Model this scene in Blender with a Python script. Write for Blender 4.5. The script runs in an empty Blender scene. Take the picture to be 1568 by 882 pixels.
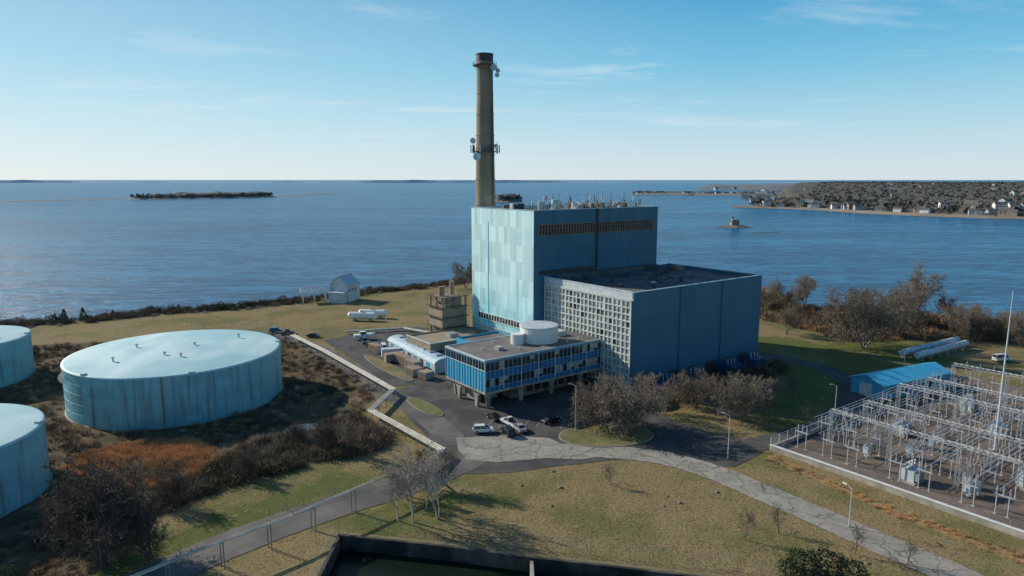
import bpy, math, random
import numpy as np
from mathutils import Vector
R=random.Random(7); NR=np.random.default_rng(7)
sc=bpy.context.scene
COL=sc.collection
# ------------------------------------------------------------------ materials
def nodes(m):
    m.use_nodes=True; nt=m.node_tree; return nt,nt.nodes,nt.links
def mat(name,c1,c2=None,scale=1.0,rough=.8,bump=0,bscale=None,metal=0,stretch=(1,1,1),detail=4,lo=.35,hi=.65,c3=None,scale3=.05,spec=.4):
    m=bpy.data.materials.new(name); nt,N,L=nodes(m); b=N['Principled BSDF']
    b.inputs['Roughness'].default_value=rough; b.inputs['Metallic'].default_value=metal
    b.inputs['Specular IOR Level'].default_value=spec
    c1=tuple(c1)+(1,)
    if c2 is None: c2=tuple(v*.8 for v in c1[:3])
    tc=N.new('ShaderNodeTexCoord'); mp=N.new('ShaderNodeMapping'); mp.inputs['Scale'].default_value=stretch
    L.new(tc.outputs['Object'],mp.inputs['Vector'])
    n=N.new('ShaderNodeTexNoise'); n.inputs['Scale'].default_value=scale; n.inputs['Detail'].default_value=detail
    L.new(mp.outputs[0],n.inputs['Vector'])
    r=N.new('ShaderNodeValToRGB'); r.color_ramp.elements[0].position=lo; r.color_ramp.elements[1].position=hi
    r.color_ramp.elements[0].color=c1; r.color_ramp.elements[1].color=tuple(c2)+(1,)
    L.new(n.outputs['Fac'],r.inputs[0]); out=r.outputs[0]
    if c3 is not None:
        n3=N.new('ShaderNodeTexNoise'); n3.inputs['Scale'].default_value=scale3; n3.inputs['Detail'].default_value=4
        L.new(tc.outputs['Object'],n3.inputs['Vector'])
        r3=N.new('ShaderNodeValToRGB'); r3.color_ramp.elements[0].position=.45; r3.color_ramp.elements[1].position=.6
        L.new(n3.outputs['Fac'],r3.inputs[0])
        mx=N.new('ShaderNodeMix'); mx.data_type='RGBA'; L.new(r3.outputs[0],mx.inputs['Factor'])
        L.new(out,mx.inputs['A']); mx.inputs['B'].default_value=tuple(c3)+(1,); out=mx.outputs['Result']
    L.new(out,b.inputs['Base Color'])
    if bump:
        n2=N.new('ShaderNodeTexNoise'); n2.inputs['Scale'].default_value=bscale or scale*4; n2.inputs['Detail'].default_value=3
        L.new(mp.outputs[0],n2.inputs['Vector'])
        bp=N.new('ShaderNodeBump'); bp.inputs['Strength'].default_value=1; bp.inputs['Distance'].default_value=bump
        L.new(n2.outputs['Fac'],bp.inputs['Height']); L.new(bp.outputs[0],b.inputs['Normal'])
    return m
def M(nt,op,a,b=None,clamp=False):
    n=nt.nodes.new('ShaderNodeMath'); n.operation=op; n.use_clamp=clamp
    for i,v in enumerate((a,b)):
        if v is None: continue
        if isinstance(v,(int,float)): n.inputs[i].default_value=v
        else: nt.links.new(v,n.inputs[i])
    return n.outputs[0]
def MIX(nt,f,a,b):
    n=nt.nodes.new('ShaderNodeMix'); n.data_type='RGBA'
    if isinstance(f,(int,float)): n.inputs['Factor'].default_value=f
    else: nt.links.new(f,n.inputs['Factor'])
    for k,v in (('A',a),('B',b)):
        if isinstance(v,tuple): n.inputs[k].default_value=v if len(v)==4 else v+(1,)
        else: nt.links.new(v,n.inputs[k])
    return n.outputs['Result']
def panel_mat(name,top,low,zr,pw=1.3,ph=5.0,var=.12,rough=.5,streak=.35,dark=(.05,.16,.22),sfreq=1.6,slo=.52):
    """painted metal siding: panels of slightly different fading, vertical ribs, rain streaks"""
    m=bpy.data.materials.new(name); nt,N,L=nodes(m); b=N['Principled BSDF']; b.inputs['Roughness'].default_value=rough
    b.inputs['Specular IOR Level'].default_value=.3
    tc=N.new('ShaderNodeTexCoord'); s=N.new('ShaderNodeSeparateXYZ'); L.new(tc.outputs['Object'],s.inputs[0])
    h=M(nt,'ADD',s.outputs[0],s.outputs[1]); cb=N.new('ShaderNodeCombineXYZ'); L.new(h,cb.inputs[0]); L.new(s.outputs[2],cb.inputs[1])
    br=N.new('ShaderNodeTexBrick'); L.new(cb.outputs[0],br.inputs['Vector'])
    br.inputs['Scale'].default_value=1; br.inputs['Brick Width'].default_value=pw; br.inputs['Row Height'].default_value=ph
    br.inputs['Mortar Size'].default_value=.025; br.inputs['Mortar Smooth'].default_value=.3; br.offset=.0; br.inputs['Bias'].default_value=0
    br.inputs['Color1'].default_value=(1+var,1+var,1+var,1); br.inputs['Color2'].default_value=(1-var,1-var*.8,1-var*.8,1); br.inputs['Mortar'].default_value=(.72,.74,.76,1)
    g=M(nt,'MULTIPLY',s.outputs[2],1/zr,True)
    n0=N.new('ShaderNodeTexNoise'); n0.inputs['Scale'].default_value=.09; n0.inputs['Detail'].default_value=4; L.new(tc.outputs['Object'],n0.inputs['Vector'])
    g2=M(nt,'ADD',g,M(nt,'MULTIPLY',M(nt,'SUBTRACT',n0.outputs['Fac'],.5),1.2),True)
    base=MIX(nt,g2,low,top)
    mu=N.new('ShaderNodeMix'); mu.data_type='RGBA'; mu.blend_type='MULTIPLY'; mu.inputs['Factor'].default_value=1
    L.new(base,mu.inputs['A']); L.new(br.outputs['Color'],mu.inputs['B'])
    cs=N.new('ShaderNodeCombineXYZ'); L.new(M(nt,'MULTIPLY',h,sfreq),cs.inputs[0]); L.new(M(nt,'MULTIPLY',s.outputs[2],.05),cs.inputs[1])
    n1=N.new('ShaderNodeTexNoise'); n1.inputs['Scale'].default_value=1; n1.inputs['Detail'].default_value=5; L.new(cs.outputs[0],n1.inputs['Vector'])
    rr=N.new('ShaderNodeValToRGB'); rr.color_ramp.elements[0].position=slo; rr.color_ramp.elements[1].position=.8; L.new(n1.outputs['Fac'],rr.inputs[0])
    f=M(nt,'MULTIPLY',rr.outputs[0],streak)
    L.new(MIX(nt,f,mu.outputs['Result'],dark),b.inputs['Base Color'])
    w=N.new('ShaderNodeTexWave'); w.inputs['Scale'].default_value=1.0; w.bands_direction='X'; L.new(cb.outputs[0],w.inputs['Vector'])
    bp=N.new('ShaderNodeBump'); bp.inputs['Strength'].default_value=.5; bp.inputs['Distance'].default_value=.03
    L.new(w.outputs['Fac'],bp.inputs['Height']); L.new(bp.outputs[0],b.inputs['Normal'])
    return m
def glass_mat(name,c,var=.5,rough=.12):
    m=bpy.data.materials.new(name); nt,N,L=nodes(m); b=N['Principled BSDF']; b.inputs['Roughness'].default_value=rough
    tc=N.new('ShaderNodeTexCoord'); v=N.new('ShaderNodeTexWhiteNoise'); mp=N.new('ShaderNodeVectorMath'); mp.operation='SNAP'
    mp.inputs[1].default_value=(1.37,1.63,1.8); L.new(tc.outputs['Object'],mp.inputs[0]); L.new(mp.outputs[0],v.inputs['Vector'])
    L.new(MIX(nt,v.outputs['Value'],c,tuple(x*(1-var) for x in c)),b.inputs['Base Color']); return m

mBoil=panel_mat('boiler_siding_lit',(.56,.76,.78),(.15,.55,.58),24,pw=1.5,ph=5.1,var=.2)  # boiler siding, colour brightened for the sunlit left wall
mBoilShade=panel_mat('boiler_siding_shaded',(.050,.160,.225),(.045,.145,.22),40,pw=1.5,ph=5.1,var=.10,streak=.3,dark=(.04,.11,.16))  # same siding darkened: shade of front and right walls put into the colour
mHall=panel_mat('hall_siding_paint',(.055,.160,.235),(.047,.135,.215),27,pw=3.0,ph=6.6,var=.08,streak=.45,dark=(.035,.10,.16))
mOff=panel_mat('office_spandrel_paint',(.02,.15,.32),(.02,.13,.28),13,pw=1.36,ph=2,var=.14,streak=.2)
mOffL=panel_mat('office_ribbed_paint',(.05,.38,.62),(.04,.32,.54),13,pw=.6,ph=4,var=.08,streak=.15)
mTank=panel_mat('tank_wall_paint',(.22,.46,.52),(.19,.41,.46),12,pw=5.5,ph=2.4,var=.12,streak=.95,dark=(.10,.085,.065),sfreq=.7,slo=.5)
mTankRoof=mat('tank_roof_paint',(.40,.61,.63),(.60,.75,.75),.16,.6,c3=(.34,.56,.60),scale3=.05,detail=6,stretch=(1,.35,1))
mWhite=mat('white_paint',(.75,.75,.72),(.62,.63,.6),.8,.5)
mPale=mat('pale_metal',(.55,.60,.62),(.42,.48,.50),.5,.5)
mCope=mat('coping_metal',(.36,.47,.53),(.28,.39,.45),.5,.5)
mFrame=mat('window_frame_paint',(.66,.68,.64),(.50,.53,.50),.7,.5)
mGlassB=glass_mat('hall_panes',(.42,.47,.46),.6,.3)
mGlassD=glass_mat('dark_window_glass',(.05,.055,.06),.6,.08)
mBlind=mat('window_blind',(.45,.45,.40),(.30,.30,.28),2,.7)
mTan=mat('tan_render',(.33,.26,.19),(.25,.20,.145),.6,.85)
mConcW=mat('pale_concrete',(.42,.39,.33),(.30,.28,.24),.7,.85,c3=(.25,.23,.2),scale3=.3)
mRoofD=mat('roof_membrane_dark',(.085,.085,.088),(.15,.143,.135),.25,.85,c3=(.065,.065,.07),scale3=.08)
mRoofG=mat('roof_gravel',(.14,.133,.125),(.21,.19,.172),.3,.9,c3=(.11,.105,.10),scale3=.12)
mAsph=mat('asphalt',(.060,.058,.056),(.095,.089,.081),.5,.9,bump=.01,bscale=20,c3=(.043,.043,.043),scale3=.12)
mAsph2=mat('worn_asphalt',(.115,.107,.098),(.165,.150,.132),.4,.9,bump=.01,bscale=18,c3=(.088,.083,.077),scale3=.1)
mRust=mat('rusty_brown_steel',(.20,.13,.09),(.32,.25,.18),.9,.8)
mSteel=mat('galvanised_steel',(.42,.43,.44),(.30,.31,.32),2,.45,metal=.2)
mFenceM=mat('weathered_fence_steel',(.20,.20,.19),(.14,.14,.135),2,.6)
mDark=mat('dark_steel',(.04,.04,.045),(.06,.06,.06),2,.6)
mStack=mat('stack_concrete',(.33,.265,.185),(.235,.185,.13),.35,.85,stretch=(1,1,.15),c3=(.19,.155,.115),scale3=.06)
mBlueT=mat('transformer_blue',(.02,.06,.12),(.025,.08,.15),1,.5)
mShed=mat('shed_blue_metal',(.05,.30,.50),(.07,.36,.56),.6,.45)
mRubber=mat('tyre_rubber',(.02,.02,.02),(.03,.03,.03),3,.8)
mLampR=mat('red_lamp_plastic',(.4,.02,.02),(.35,.02,.02),3,.3)
mBark=mat('bark',(.18,.145,.11),(.28,.23,.175),2,.9)
mBarkD=mat('dark_bark',(.085,.068,.055),(.13,.105,.085),2,.9)
mBirch=mat('birch_bark',(.46,.42,.36),(.25,.22,.18),1.5,.85,lo=.45,hi=.6)
mTwigBrown=mat('brush_twigs',(.13,.088,.058),(.26,.185,.12),.2,.9,c3=(.09,.075,.038),scale3=.05)
mReed=mat('reed_orange',(.72,.40,.17),(.52,.31,.15),.35,.9,c3=(.36,.25,.125),scale3=.1)
mReedP=mat('reed_pale',(.58,.47,.35),(.37,.29,.205),.4,.9)
mEver=mat('evergreen_foliage',(.018,.034,.012),(.04,.058,.020),.6,.85)
mOlive=mat('olive_shrub_foliage',(.15,.14,.04),(.22,.17,.07),.5,.9)
mRock=mat('shore_rock',(.22,.19,.16),(.13,.11,.10),.8,.9)
mFarTree=mat('far_woodland',(.080,.074,.066),(.13,.115,.095),.03,.95,c3=(.085,.090,.072),scale3=.006)  # headland tone lifted, distance haze tinted into the colour
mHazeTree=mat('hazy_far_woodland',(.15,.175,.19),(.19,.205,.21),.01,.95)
mGravel=mat('yard_gravel',(.145,.108,.082),(.20,.155,.12),.5,.95,bump=.03,bscale=8,c3=(.11,.088,.07),scale3=.08)
# cracked concrete road
def cracked():
    m=bpy.data.materials.new('cracked_concrete_road'); nt,N,L=nodes(m); b=N['Principled BSDF']; b.inputs['Roughness'].default_value=.9
    tc=N.new('ShaderNodeTexCoord'); n=N.new('ShaderNodeTexNoise'); n.inputs['Scale'].default_value=.22; n.inputs['Detail'].default_value=7; n.inputs['Roughness'].default_value=.65
    L.new(tc.outputs['Object'],n.inputs['Vector'])
    va=N.new('ShaderNodeVectorMath'); va.operation='MULTIPLY_ADD'; L.new(n.outputs['Color'],va.inputs[0]); va.inputs[1].default_value=(5,5,0); L.new(tc.outputs['Object'],va.inputs[2])
    v=N.new('ShaderNodeTexVoronoi'); v.feature='DISTANCE_TO_EDGE'; v.inputs['Scale'].default_value=.2; L.new(va.outputs[0],v.inputs['Vector'])
    v2=N.new('ShaderNodeTexVoronoi'); v2.feature='DISTANCE_TO_EDGE'; v2.inputs['Scale'].default_value=.5; L.new(va.outputs[0],v2.inputs['Vector'])
    k=M(nt,'MULTIPLY',M(nt,'LESS_THAN',v.outputs['Distance'],.018),.75); k2=M(nt,'MULTIPLY',M(nt,'LESS_THAN',v2.outputs['Distance'],.025),.35)
    r=N.new('ShaderNodeMapRange'); r.inputs[1].default_value=.32; r.inputs[2].default_value=.68; L.new(n.outputs['Fac'],r.inputs[0])
    base=MIX(nt,r.outputs[0],(.37,.335,.28),(.22,.20,.172))
    c=MIX(nt,M(nt,'MAXIMUM',k,k2),base,(.085,.08,.06)); L.new(c,b.inputs['Base Color']); return m
mConc=cracked()
# ------------------------------------------------------------------ mesh helpers
class MB:
    def __init__(s): s.v=[];s.f=[];s.m=[];s.mats=[]
    def mi(s,m):
        if m not in s.mats: s.mats.append(m)
        return s.mats.index(m)
    def add(s,vs,fs,m):
        o=len(s.v); s.v+= [tuple(map(float,p)) for p in vs]; k=s.mi(m)
        for f in fs: s.f.append(tuple(i+o for i in f)); s.m.append(k)
    def box(s,x0,x1,y0,y1,z0,z1,m):
        s.add([(x0,y0,z0),(x1,y0,z0),(x1,y1,z0),(x0,y1,z0),(x0,y0,z1),(x1,y0,z1),(x1,y1,z1),(x0,y1,z1)],
              [(0,3,2,1),(4,5,6,7),(0,1,5,4),(1,2,6,5),(2,3,7,6),(3,0,4,7)],m)
    def cyl(s,p0,p1,r0,r1=None,n=8,m=None,caps=True):
        r1=r0 if r1 is None else r1; p0=Vector(p0);p1=Vector(p1); d=(p1-p0).normalized()
        a=d.orthogonal().normalized(); b=d.cross(a); vs=[]
        for p,r in ((p0,r0),(p1,r1)):
            for i in range(n):
                t=2*math.pi*i/n; vs.append(p+a*math.cos(t)*r+b*math.sin(t)*r)
        fs=[(i,(i+1)%n,n+(i+1)%n,n+i) for i in range(n)]
        if caps: fs+=[tuple(range(n))[::-1],tuple(range(n,2*n))]
        s.add(vs,fs,m)
    def lathe(s,prof,n,m,c=(0,0)):
        vs=[];fs=[]
        for r,z in prof:
            for i in range(n):
                t=2*math.pi*i/n; vs.append((c[0]+r*math.cos(t),c[1]+r*math.sin(t),z))
        for j in range(len(prof)-1):
            for i in range(n): fs.append((j*n+i,j*n+(i+1)%n,(j+1)*n+(i+1)%n,(j+1)*n+i))
        s.add(vs,fs,m)
    def gable(s,x0,x1,y0,y1,z0,ze,zr,mw,mr,ov=.4):
        """ridge along x"""
        ym=(y0+y1)/2
        s.add([(x0,y0,z0),(x1,y0,z0),(x1,y1,z0),(x0,y1,z0),(x0,y0,ze),(x1,y0,ze),(x1,y1,ze),(x0,y1,ze),(x0,ym,zr),(x1,ym,zr)],
              [(0,1,5,4),(2,3,7,6),(1,2,6,9,5),(3,0,4,8,7)],mw)
        t=.18; k=(zr-ze)/((y1-y0)/2)
        for sg,ya in ((-1,y0),(1,y1)):
            yo=ya+sg*ov; zo=ze-k*ov
            s.add([(x0-ov,yo,zo+.02),(x1+ov,yo,zo+.02),(x1+ov,ym,zr+.02),(x0-ov,ym,zr+.02),(x0-ov,yo,zo+t),(x1+ov,yo,zo+t),(x1+ov,ym,zr+t),(x0-ov,ym,zr+t)],
              [(0,1,2,3),(4,5,6,7),(0,1,5,4),(1,2,6,5),(3,0,4,7)],mr)
    def obj(s,name,parent=None,loc=(0,0,0),rz=0,smooth=False):
        me=bpy.data.meshes.new(name); me.from_pydata(s.v,[],s.f); 
        for m in s.mats: me.materials.append(m)
        me.polygons.foreach_set('material_index',s.m)
        if smooth: me.polygons.foreach_set('use_smooth',[True]*len(s.f))
        me.update(); o=bpy.data.objects.new(name,me); COL.objects.link(o)
        o.location=loc; o.rotation_euler=(0,0,rz)
        if parent: o.parent=parent
        return o
def empty(name,loc=(0,0,0),rz=0):
    o=bpy.data.objects.new(name,None); COL.objects.link(o); o.location=loc; o.rotation_euler=(0,0,rz); o.empty_display_size=.5; return o
def np_mesh(name,V,F,mats,midx=None,link=True):
    me=bpy.data.meshes.new(name); k=F.shape[1]
    me.vertices.add(len(V)); me.vertices.foreach_set('co',np.asarray(V,dtype=np.float32).ravel())
    me.loops.add(F.size); me.loops.foreach_set('vertex_index',F.astype(np.int32).ravel())
    me.polygons.add(len(F)); me.polygons.foreach_set('loop_start',np.arange(0,F.size,k,dtype=np.int32)); 
    for m in mats: me.materials.append(m)
    if midx is not None: me.polygons.foreach_set('material_index',midx.astype(np.int32))
    me.update(calc_edges=True)
    if not link: return me
    o=bpy.data.objects.new(name,me); COL.objects.link(o); return o
# ------------------------------------------------------------------ site data (metres; camera is a drone 55 m above the origin)
AX=math.radians(36.5); U=(math.cos(AX),math.sin(AX)); W=(-math.sin(AX),math.cos(AX)); A0=(30.9,170.3)
def loc2w(a,b,o=A0): return (o[0]+a*U[0]+b*W[0], o[1]+a*U[1]+b*W[1])
shore=[(-900,215),(-286,227),(-238,247),(-201,263),(-175,270),(-155,287),(-124,300),(-94,320),(-74,342),(-50,357),(-31,376),(6,386),(65,403),(118,386),(137,348),(131,306),(143,290),(167,279),(201,263),(239,253),(322,232),(900,220),(900,-400),(-900,-400)]
brush=[(-224,209),(-171,222),(-150,227),(-83,238),(-69,222),(-49,194),(-35,173),(-36,153),(-27,142),(-27,134),(-39,126),(-51,117),(-58,108),(-56,94),(-61,86),(-72,72),(-140,60),(-260,100)]
reed=[(-89,133),(-82,140),(-71,142),(-58,133),(-57,125),(-66,118),(-75,117),(-87,124)]
pale=[(-61,133),(-55,142),(-45,148),(-33,146),(-31,137),(-45,127),(-56,124)]
rbrush=[(126,338),(127,293),(147,289),(203,261),(251,249),(330,225),(330,190),(198,198),(175,225),(140,232),(115,227),(108,247),(98,268),(100,330)]
basin=[(-27,99),(-18,97.3),(-8,95.3),(3,92.6),(11,91),(20,89),(28,87.3),(33,82),(34,60),(-38,60),(-27,88)]
wallstrip=[(52,132),(55,128),(61,115),(67,105),(77,93),(90,74),(84,74),(73,92),(64,104),(58,115),(50,129)]
def pip(P,poly):
    x=P[:,0];y=P[:,1];ins=np.zeros(len(P),bool);n=len(poly)
    for i in range(n):
        x1,y1=poly[i];x2,y2=poly[(i+1)%n]
        if y1==y2: continue
        c=((y1>y)!=(y2>y))&(x<(x2-x1)*(y-y1)/(y2-y1)+x1); ins^=c
    return ins
def sdist(P,poly):
    d=np.full(len(P),1e9);n=len(poly)
    for i in range(n):
        a=np.array(poly[i],float);b=np.array(poly[(i+1)%n],float);ab=b-a
        t=np.clip(((P-a)@ab)/(ab@ab),0,1); q=a+t[:,None]*ab; d=np.minimum(d,np.hypot(*(P-q).T))
    return np.where(pip(P,poly),d,-d)
def sst(a,b,x): t=np.clip((x-a)/(b-a),0,1); return t*t*(3-2*t)
def vnoise(P,s,seed=0):
    p=P/s; r=np.zeros(len(P))
    for k in range(5):
        g=np.random.default_rng(seed*10+k); d=g.normal(size=2); d/=np.hypot(*d); f=g.uniform(.6,1.7); r+=np.sin((p@d)*f*2*math.pi+g.uniform(0,6.28))
    return r/5
def height(P):
    P=np.asarray(P,float).reshape(-1,2)
    z=-3.6+3.6*sst(-6,6,sdist(P,shore)+vnoise(P,22,3)*2.5)
    b=sst(0,10,sdist(P,brush)); z=z-b*(1.1+.35*vnoise(P,14,5))
    z=z-.9*np.exp(-((P[:,0]+49)**2/45+(P[:,1]-149)**2/28))
    rb=sst(0,8,sdist(P,rbrush)); z=z+rb*(.5*vnoise(P,17,6)+.3)
    return z
def hz(x,y): return float(height([(x,y)])[0])
# ------------------------------------------------------------------ ground
def ground():
    xs=np.concatenate([np.arange(-900,-260,20),np.arange(-260,-110,3),np.arange(-110,110,1),np.arange(110,272,3),np.arange(272,900,20)]).astype(float)
    ys=np.concatenate([np.arange(-300,60,20),np.arange(60,180,1),np.arange(180,425,2.5)]).astype(float)
    X,Y=np.meshgrid(xs,ys); P=np.stack([X.ravel(),Y.ravel()],1); z=height(P)
    nx,ny=len(xs),len(ys); i=np.arange(nx*ny).reshape(ny,nx)
    F=np.stack([i[:-1,:-1],i[:-1,1:],i[1:,1:],i[1:,:-1]],-1).reshape(-1,4)
    bad=sdist(P,basin)>-.05
    F=F[~bad[F].any(1)]
    o=np_mesh('ground',np.column_stack([P,z]),F,[])
    me=o.data; me.polygons.foreach_set('use_smooth',np.ones(len(F),bool))
    sd=sdist(P,shore)
    zone=np.zeros((len(P),4),np.float32)
    zone[:,0]=np.maximum(sst(-2,3,sdist(P,brush)),sst(-2,3,sdist(P,rbrush)))
    zone[:,1]=np.maximum(np.maximum(sst(-2,3,sdist(P,reed)),sst(-1,2,sdist(P,wallstrip))),sst(-2,3,sdist(P,pale))*.7)
    zone[:,2]=1-sst(3,11,sd)
    g1=sst(-10,12,sdist(P,[(40,185),(75,240),(140,225),(120,150),(60,140)])); g2=sst(-6,8,sdist(P,[(-24,128),(-60,100),(-62,88),(-50,84),(-20,112)])); g3=sst(-5,8,sdist(P,[(-30,106),(-14,118),(2,112),(-4,98),(-22,100)]))
    zone[:,3]=np.maximum(np.maximum(g1,g2),g3*.8)
    at=me.color_attributes.new('zone','FLOAT_COLOR','POINT'); at.data.foreach_set('color',zone.ravel())
    m=bpy.data.materials.new('ground_cover'); nt,N,L=nodes(m); b=N['Principled BSDF']; b.inputs['Roughness'].default_value=.95; b.inputs['Specular IOR Level'].default_value=.1
    tc=N.new('ShaderNodeTexCoord'); at=N.new('ShaderNodeAttribute'); at.attribute_name='zone'
    sp=N.new('ShaderNodeSeparateColor'); L.new(at.outputs['Color'],sp.inputs[0])
    def noi(s,d=6,r=.55):
        n=N.new('ShaderNodeTexNoise'); n.inputs['Scale'].default_value=s; n.inputs['Detail'].default_value=d; n.inputs['Roughness'].default_value=r; L.new(tc.outputs['Object'],n.inputs['Vector']); return n.outputs['Fac']
    def ramp(f,a,c):
        r=N.new('ShaderNodeMapRange'); r.inputs[1].default_value=a; r.inputs[2].default_value=c; L.new(f,r.inputs[0]); return r.outputs[0]
    big=noi(.055,6,.65); mid=noi(.32,5,.75); fine=noi(2.0,3,.75)
    f=M(nt,'ADD',ramp(big,.42,.58),M(nt,'MULTIPLY',M(nt,'SUBTRACT',at.outputs['Alpha'],.42),.95),True)
    f=M(nt,'ADD',f,M(nt,'MULTIPLY',M(nt,'SUBTRACT',mid,.5),2.2),True)
    g=MIX(nt,f,(.275,.205,.105),(.105,.128,.034))
    g=MIX(nt,ramp(mid,.56,.70),g,(.34,.265,.15)); g=MIX(nt,M(nt,'MULTIPLY',ramp(mid,.44,.34),.6),g,(.085,.072,.034)); g=MIX(nt,M(nt,'MULTIPLY',ramp(fine,.48,.64),.6),g,(.055,.054,.022))
    br=MIX(nt,ramp(mid,.35,.65),(.062,.047,.032),(.19,.135,.08))
    br=MIX(nt,ramp(big,.5,.6),br,(.09,.08,.036))
    def soft(ch): return M(nt,'ADD',M(nt,'MULTIPLY',M(nt,'SUBTRACT',ch,.5),2.2),M(nt,'ADD',.5,M(nt,'MULTIPLY',M(nt,'SUBTRACT',mid,.5),2.0)),True)
    c=MIX(nt,soft(sp.outputs[0]),g,br)
    c=MIX(nt,M(nt,'MULTIPLY',soft(sp.outputs[1]),.85),c,MIX(nt,ramp(mid,.35,.7),(.46,.27,.12),(.22,.145,.075)))
    c=MIX(nt,soft(sp.outputs[2]),c,MIX(nt,mid,(.27,.20,.125),(.14,.11,.075)))
    L.new(c,b.inputs['Base Color'])
    bp=N.new('ShaderNodeBump'); bp.inputs['Distance'].default_value=.2; bp.inputs['Strength'].default_value=.8
    L.new(M(nt,'ADD',fine,M(nt,'MULTIPLY',mid,1.5)),bp.inputs['Height']); L.new(bp.outputs[0],b.inputs['Normal'])
    me.materials.append(m)
ground()
# ------------------------------------------------------------------ water
def water():
    m=bpy.data.materials.new('sea_water'); nt,N,L=nodes(m); b=N['Principled BSDF']
    tc=N.new('ShaderNodeTexCoord')
    def noi(s,d,st,r=.55):
        mp=N.new('ShaderNodeMapping'); mp.inputs['Scale'].default_value=st; mp.inputs['Rotation'].default_value=(0,0,.25); L.new(tc.outputs['Object'],mp.inputs[0])
        n=N.new('ShaderNodeTexNoise'); n.inputs['Scale'].default_value=s; n.inputs['Detail'].default_value=d; n.inputs['Roughness'].default_value=r; L.new(mp.outputs[0],n.inputs['Vector']); return n.outputs['Fac']
    w1=noi(.16,5,(.5,1.3,1),.65); w2=noi(.9,3,(.6,1.2,1)); w3=noi(.004,5,(.3,1.6,1),.6); w4=noi(.03,5,(.35,1.5,1),.7)
    s=M(nt,'ADD',M(nt,'MULTIPLY',M(nt,'SUBTRACT',w3,.5),3.0),M(nt,'MULTIPLY',M(nt,'SUBTRACT',w4,.5),3.4))
    s=M(nt,'ADD',s,M(nt,'MULTIPLY',M(nt,'SUBTRACT',w1,.5),4.6)); s=M(nt,'ADD',s,.42,True)
    L.new(MIX(nt,s,(.005,.066,.160),(.030,.185,.345)),b.inputs['Base Color'])
    b.inputs['Roughness'].default_value=.25; b.inputs['IOR'].default_value=1.33; b.inputs['Specular IOR Level'].default_value=.22
    bp=N.new('ShaderNodeBump'); bp.inputs['Distance'].default_value=2.2; bp.inputs['Strength'].default_value=1
    L.new(M(nt,'ADD',w1,M(nt,'MULTIPLY',w2,.3)),bp.inputs['Height']); L.new(bp.outputs[0],b.inputs['Normal'])
    mb=MB(); mb.add([(-70000,-3000,-2),(70000,-3000,-2),(70000,90000,-2),(-70000,90000,-2)],[(0,1,2,3)],m); mb.obj('sea_water')
water()
# ------------------------------------------------------------------ roads
def sheet(name,poly,z,m):
    mb=MB(); mb.add([(x,y,z) for x,y in poly],[tuple(range(len(poly)))],m); return mb.obj(name)
def smooth_path(pts,n=5):
    out=[];P=[Vector((p[0],p[1])) for p in pts];P=[2*P[0]-P[1]]+P+[2*P[-1]-P[-2]]
    for i in range(1,len(P)-2):
        for k in range(n):
            t=k/n;a,b,c,d=P[i-1:i+3]
            out.append(.5*((2*b)+(c-a)*t+(2*a-5*b+4*c-d)*t*t+(3*b-a-3*c+d)*t**3))
    out.append(P[-2]); return out
def offset(path,d):
    out=[]
    for i,p in enumerate(path):
        a=path[max(i-1,0)];b=path[min(i+1,len(path)-1)];t=(b-a).normalized();out.append(p+Vector((-t.y,t.x))*d)
    return out
def strip(name,pts,w,z,m,n=5,ragged=.0,seed=1):
    p=smooth_path(pts,n);g=random.Random(seed);mb=MB();k=len(p)
    l=[q+(q-c).normalized()*g.uniform(-ragged,ragged) for q,c in zip(offset(p,w/2),p)];r=[q+(q-c).normalized()*g.uniform(-ragged,ragged) for q,c in zip(offset(p,-w/2),p)]
    vs=[(q.x,q.y,z) for q in l]+[(q.x,q.y,z) for q in r]
    mb.add(vs,[(i,k+i,k+i+1,i+1) for i in range(k-1)],m)
    return mb.obj(name)
sheet('asphalt_apron',[(-32,172),(-24,182),(-12,195),(14,190),(31,171),(38,150),(46,141),(54,137),(50,131),(43,125),(35,125.5),(26,130),(15,127),(7,125),(0,122.5),(-6,122),(-10,122),(-14,131),(-18,140),(-24,152)],.05,mAsph)
strip('asphalt_road',[(-61,72),(-48.5,90),(-40,100),(-30,109),(-20,117),(-11,126),(-6,134)],8.2,.07,mAsph2,12,.12)
strip('asphalt_road',[(-12,136),(-16,146),(-24,160),(-34,173),(-45,191),(-60,213),(-74,230),(-88,240),(-110,246)],6.5,.062,mAsph2,8,.1)
strip('asphalt_road',[(40,134),(50,136),(60,141),(72,149),(83,162),(92,178),(92,194),(84,206),(74,216),(60,226)],6.5,.066,mAsph,8,.1)
sheet('parking_lot',[(-65,230),(-54,244),(-36,253),(-15,240),(-14,215),(-19,190),(-24,180),(-33,177),(-45,198)],.056,mAsph)
strip('concrete_road',[(1,133),(9,133.5),(20,132.5),(30,129.5),(38,123),(44,115),(50,106.5),(56,97.5),(62,89),(68,79),(74,68)],6.6,.085,mConc,12,.16)
sheet('concrete_apron',[(-12,140),(-2,141.5),(8,140),(11,136),(18,134.5),(20,131),(14,128.6),(7,129.2),(-3,127.2),(-9,128.5),(-11,133)],.095,mConc)
mGrass=mat('island_grass',(.085,.115,.03),(.17,.15,.06),.5,.95,bump=.1,bscale=2.5,c3=(.20,.16,.075),scale3=.12)
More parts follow.
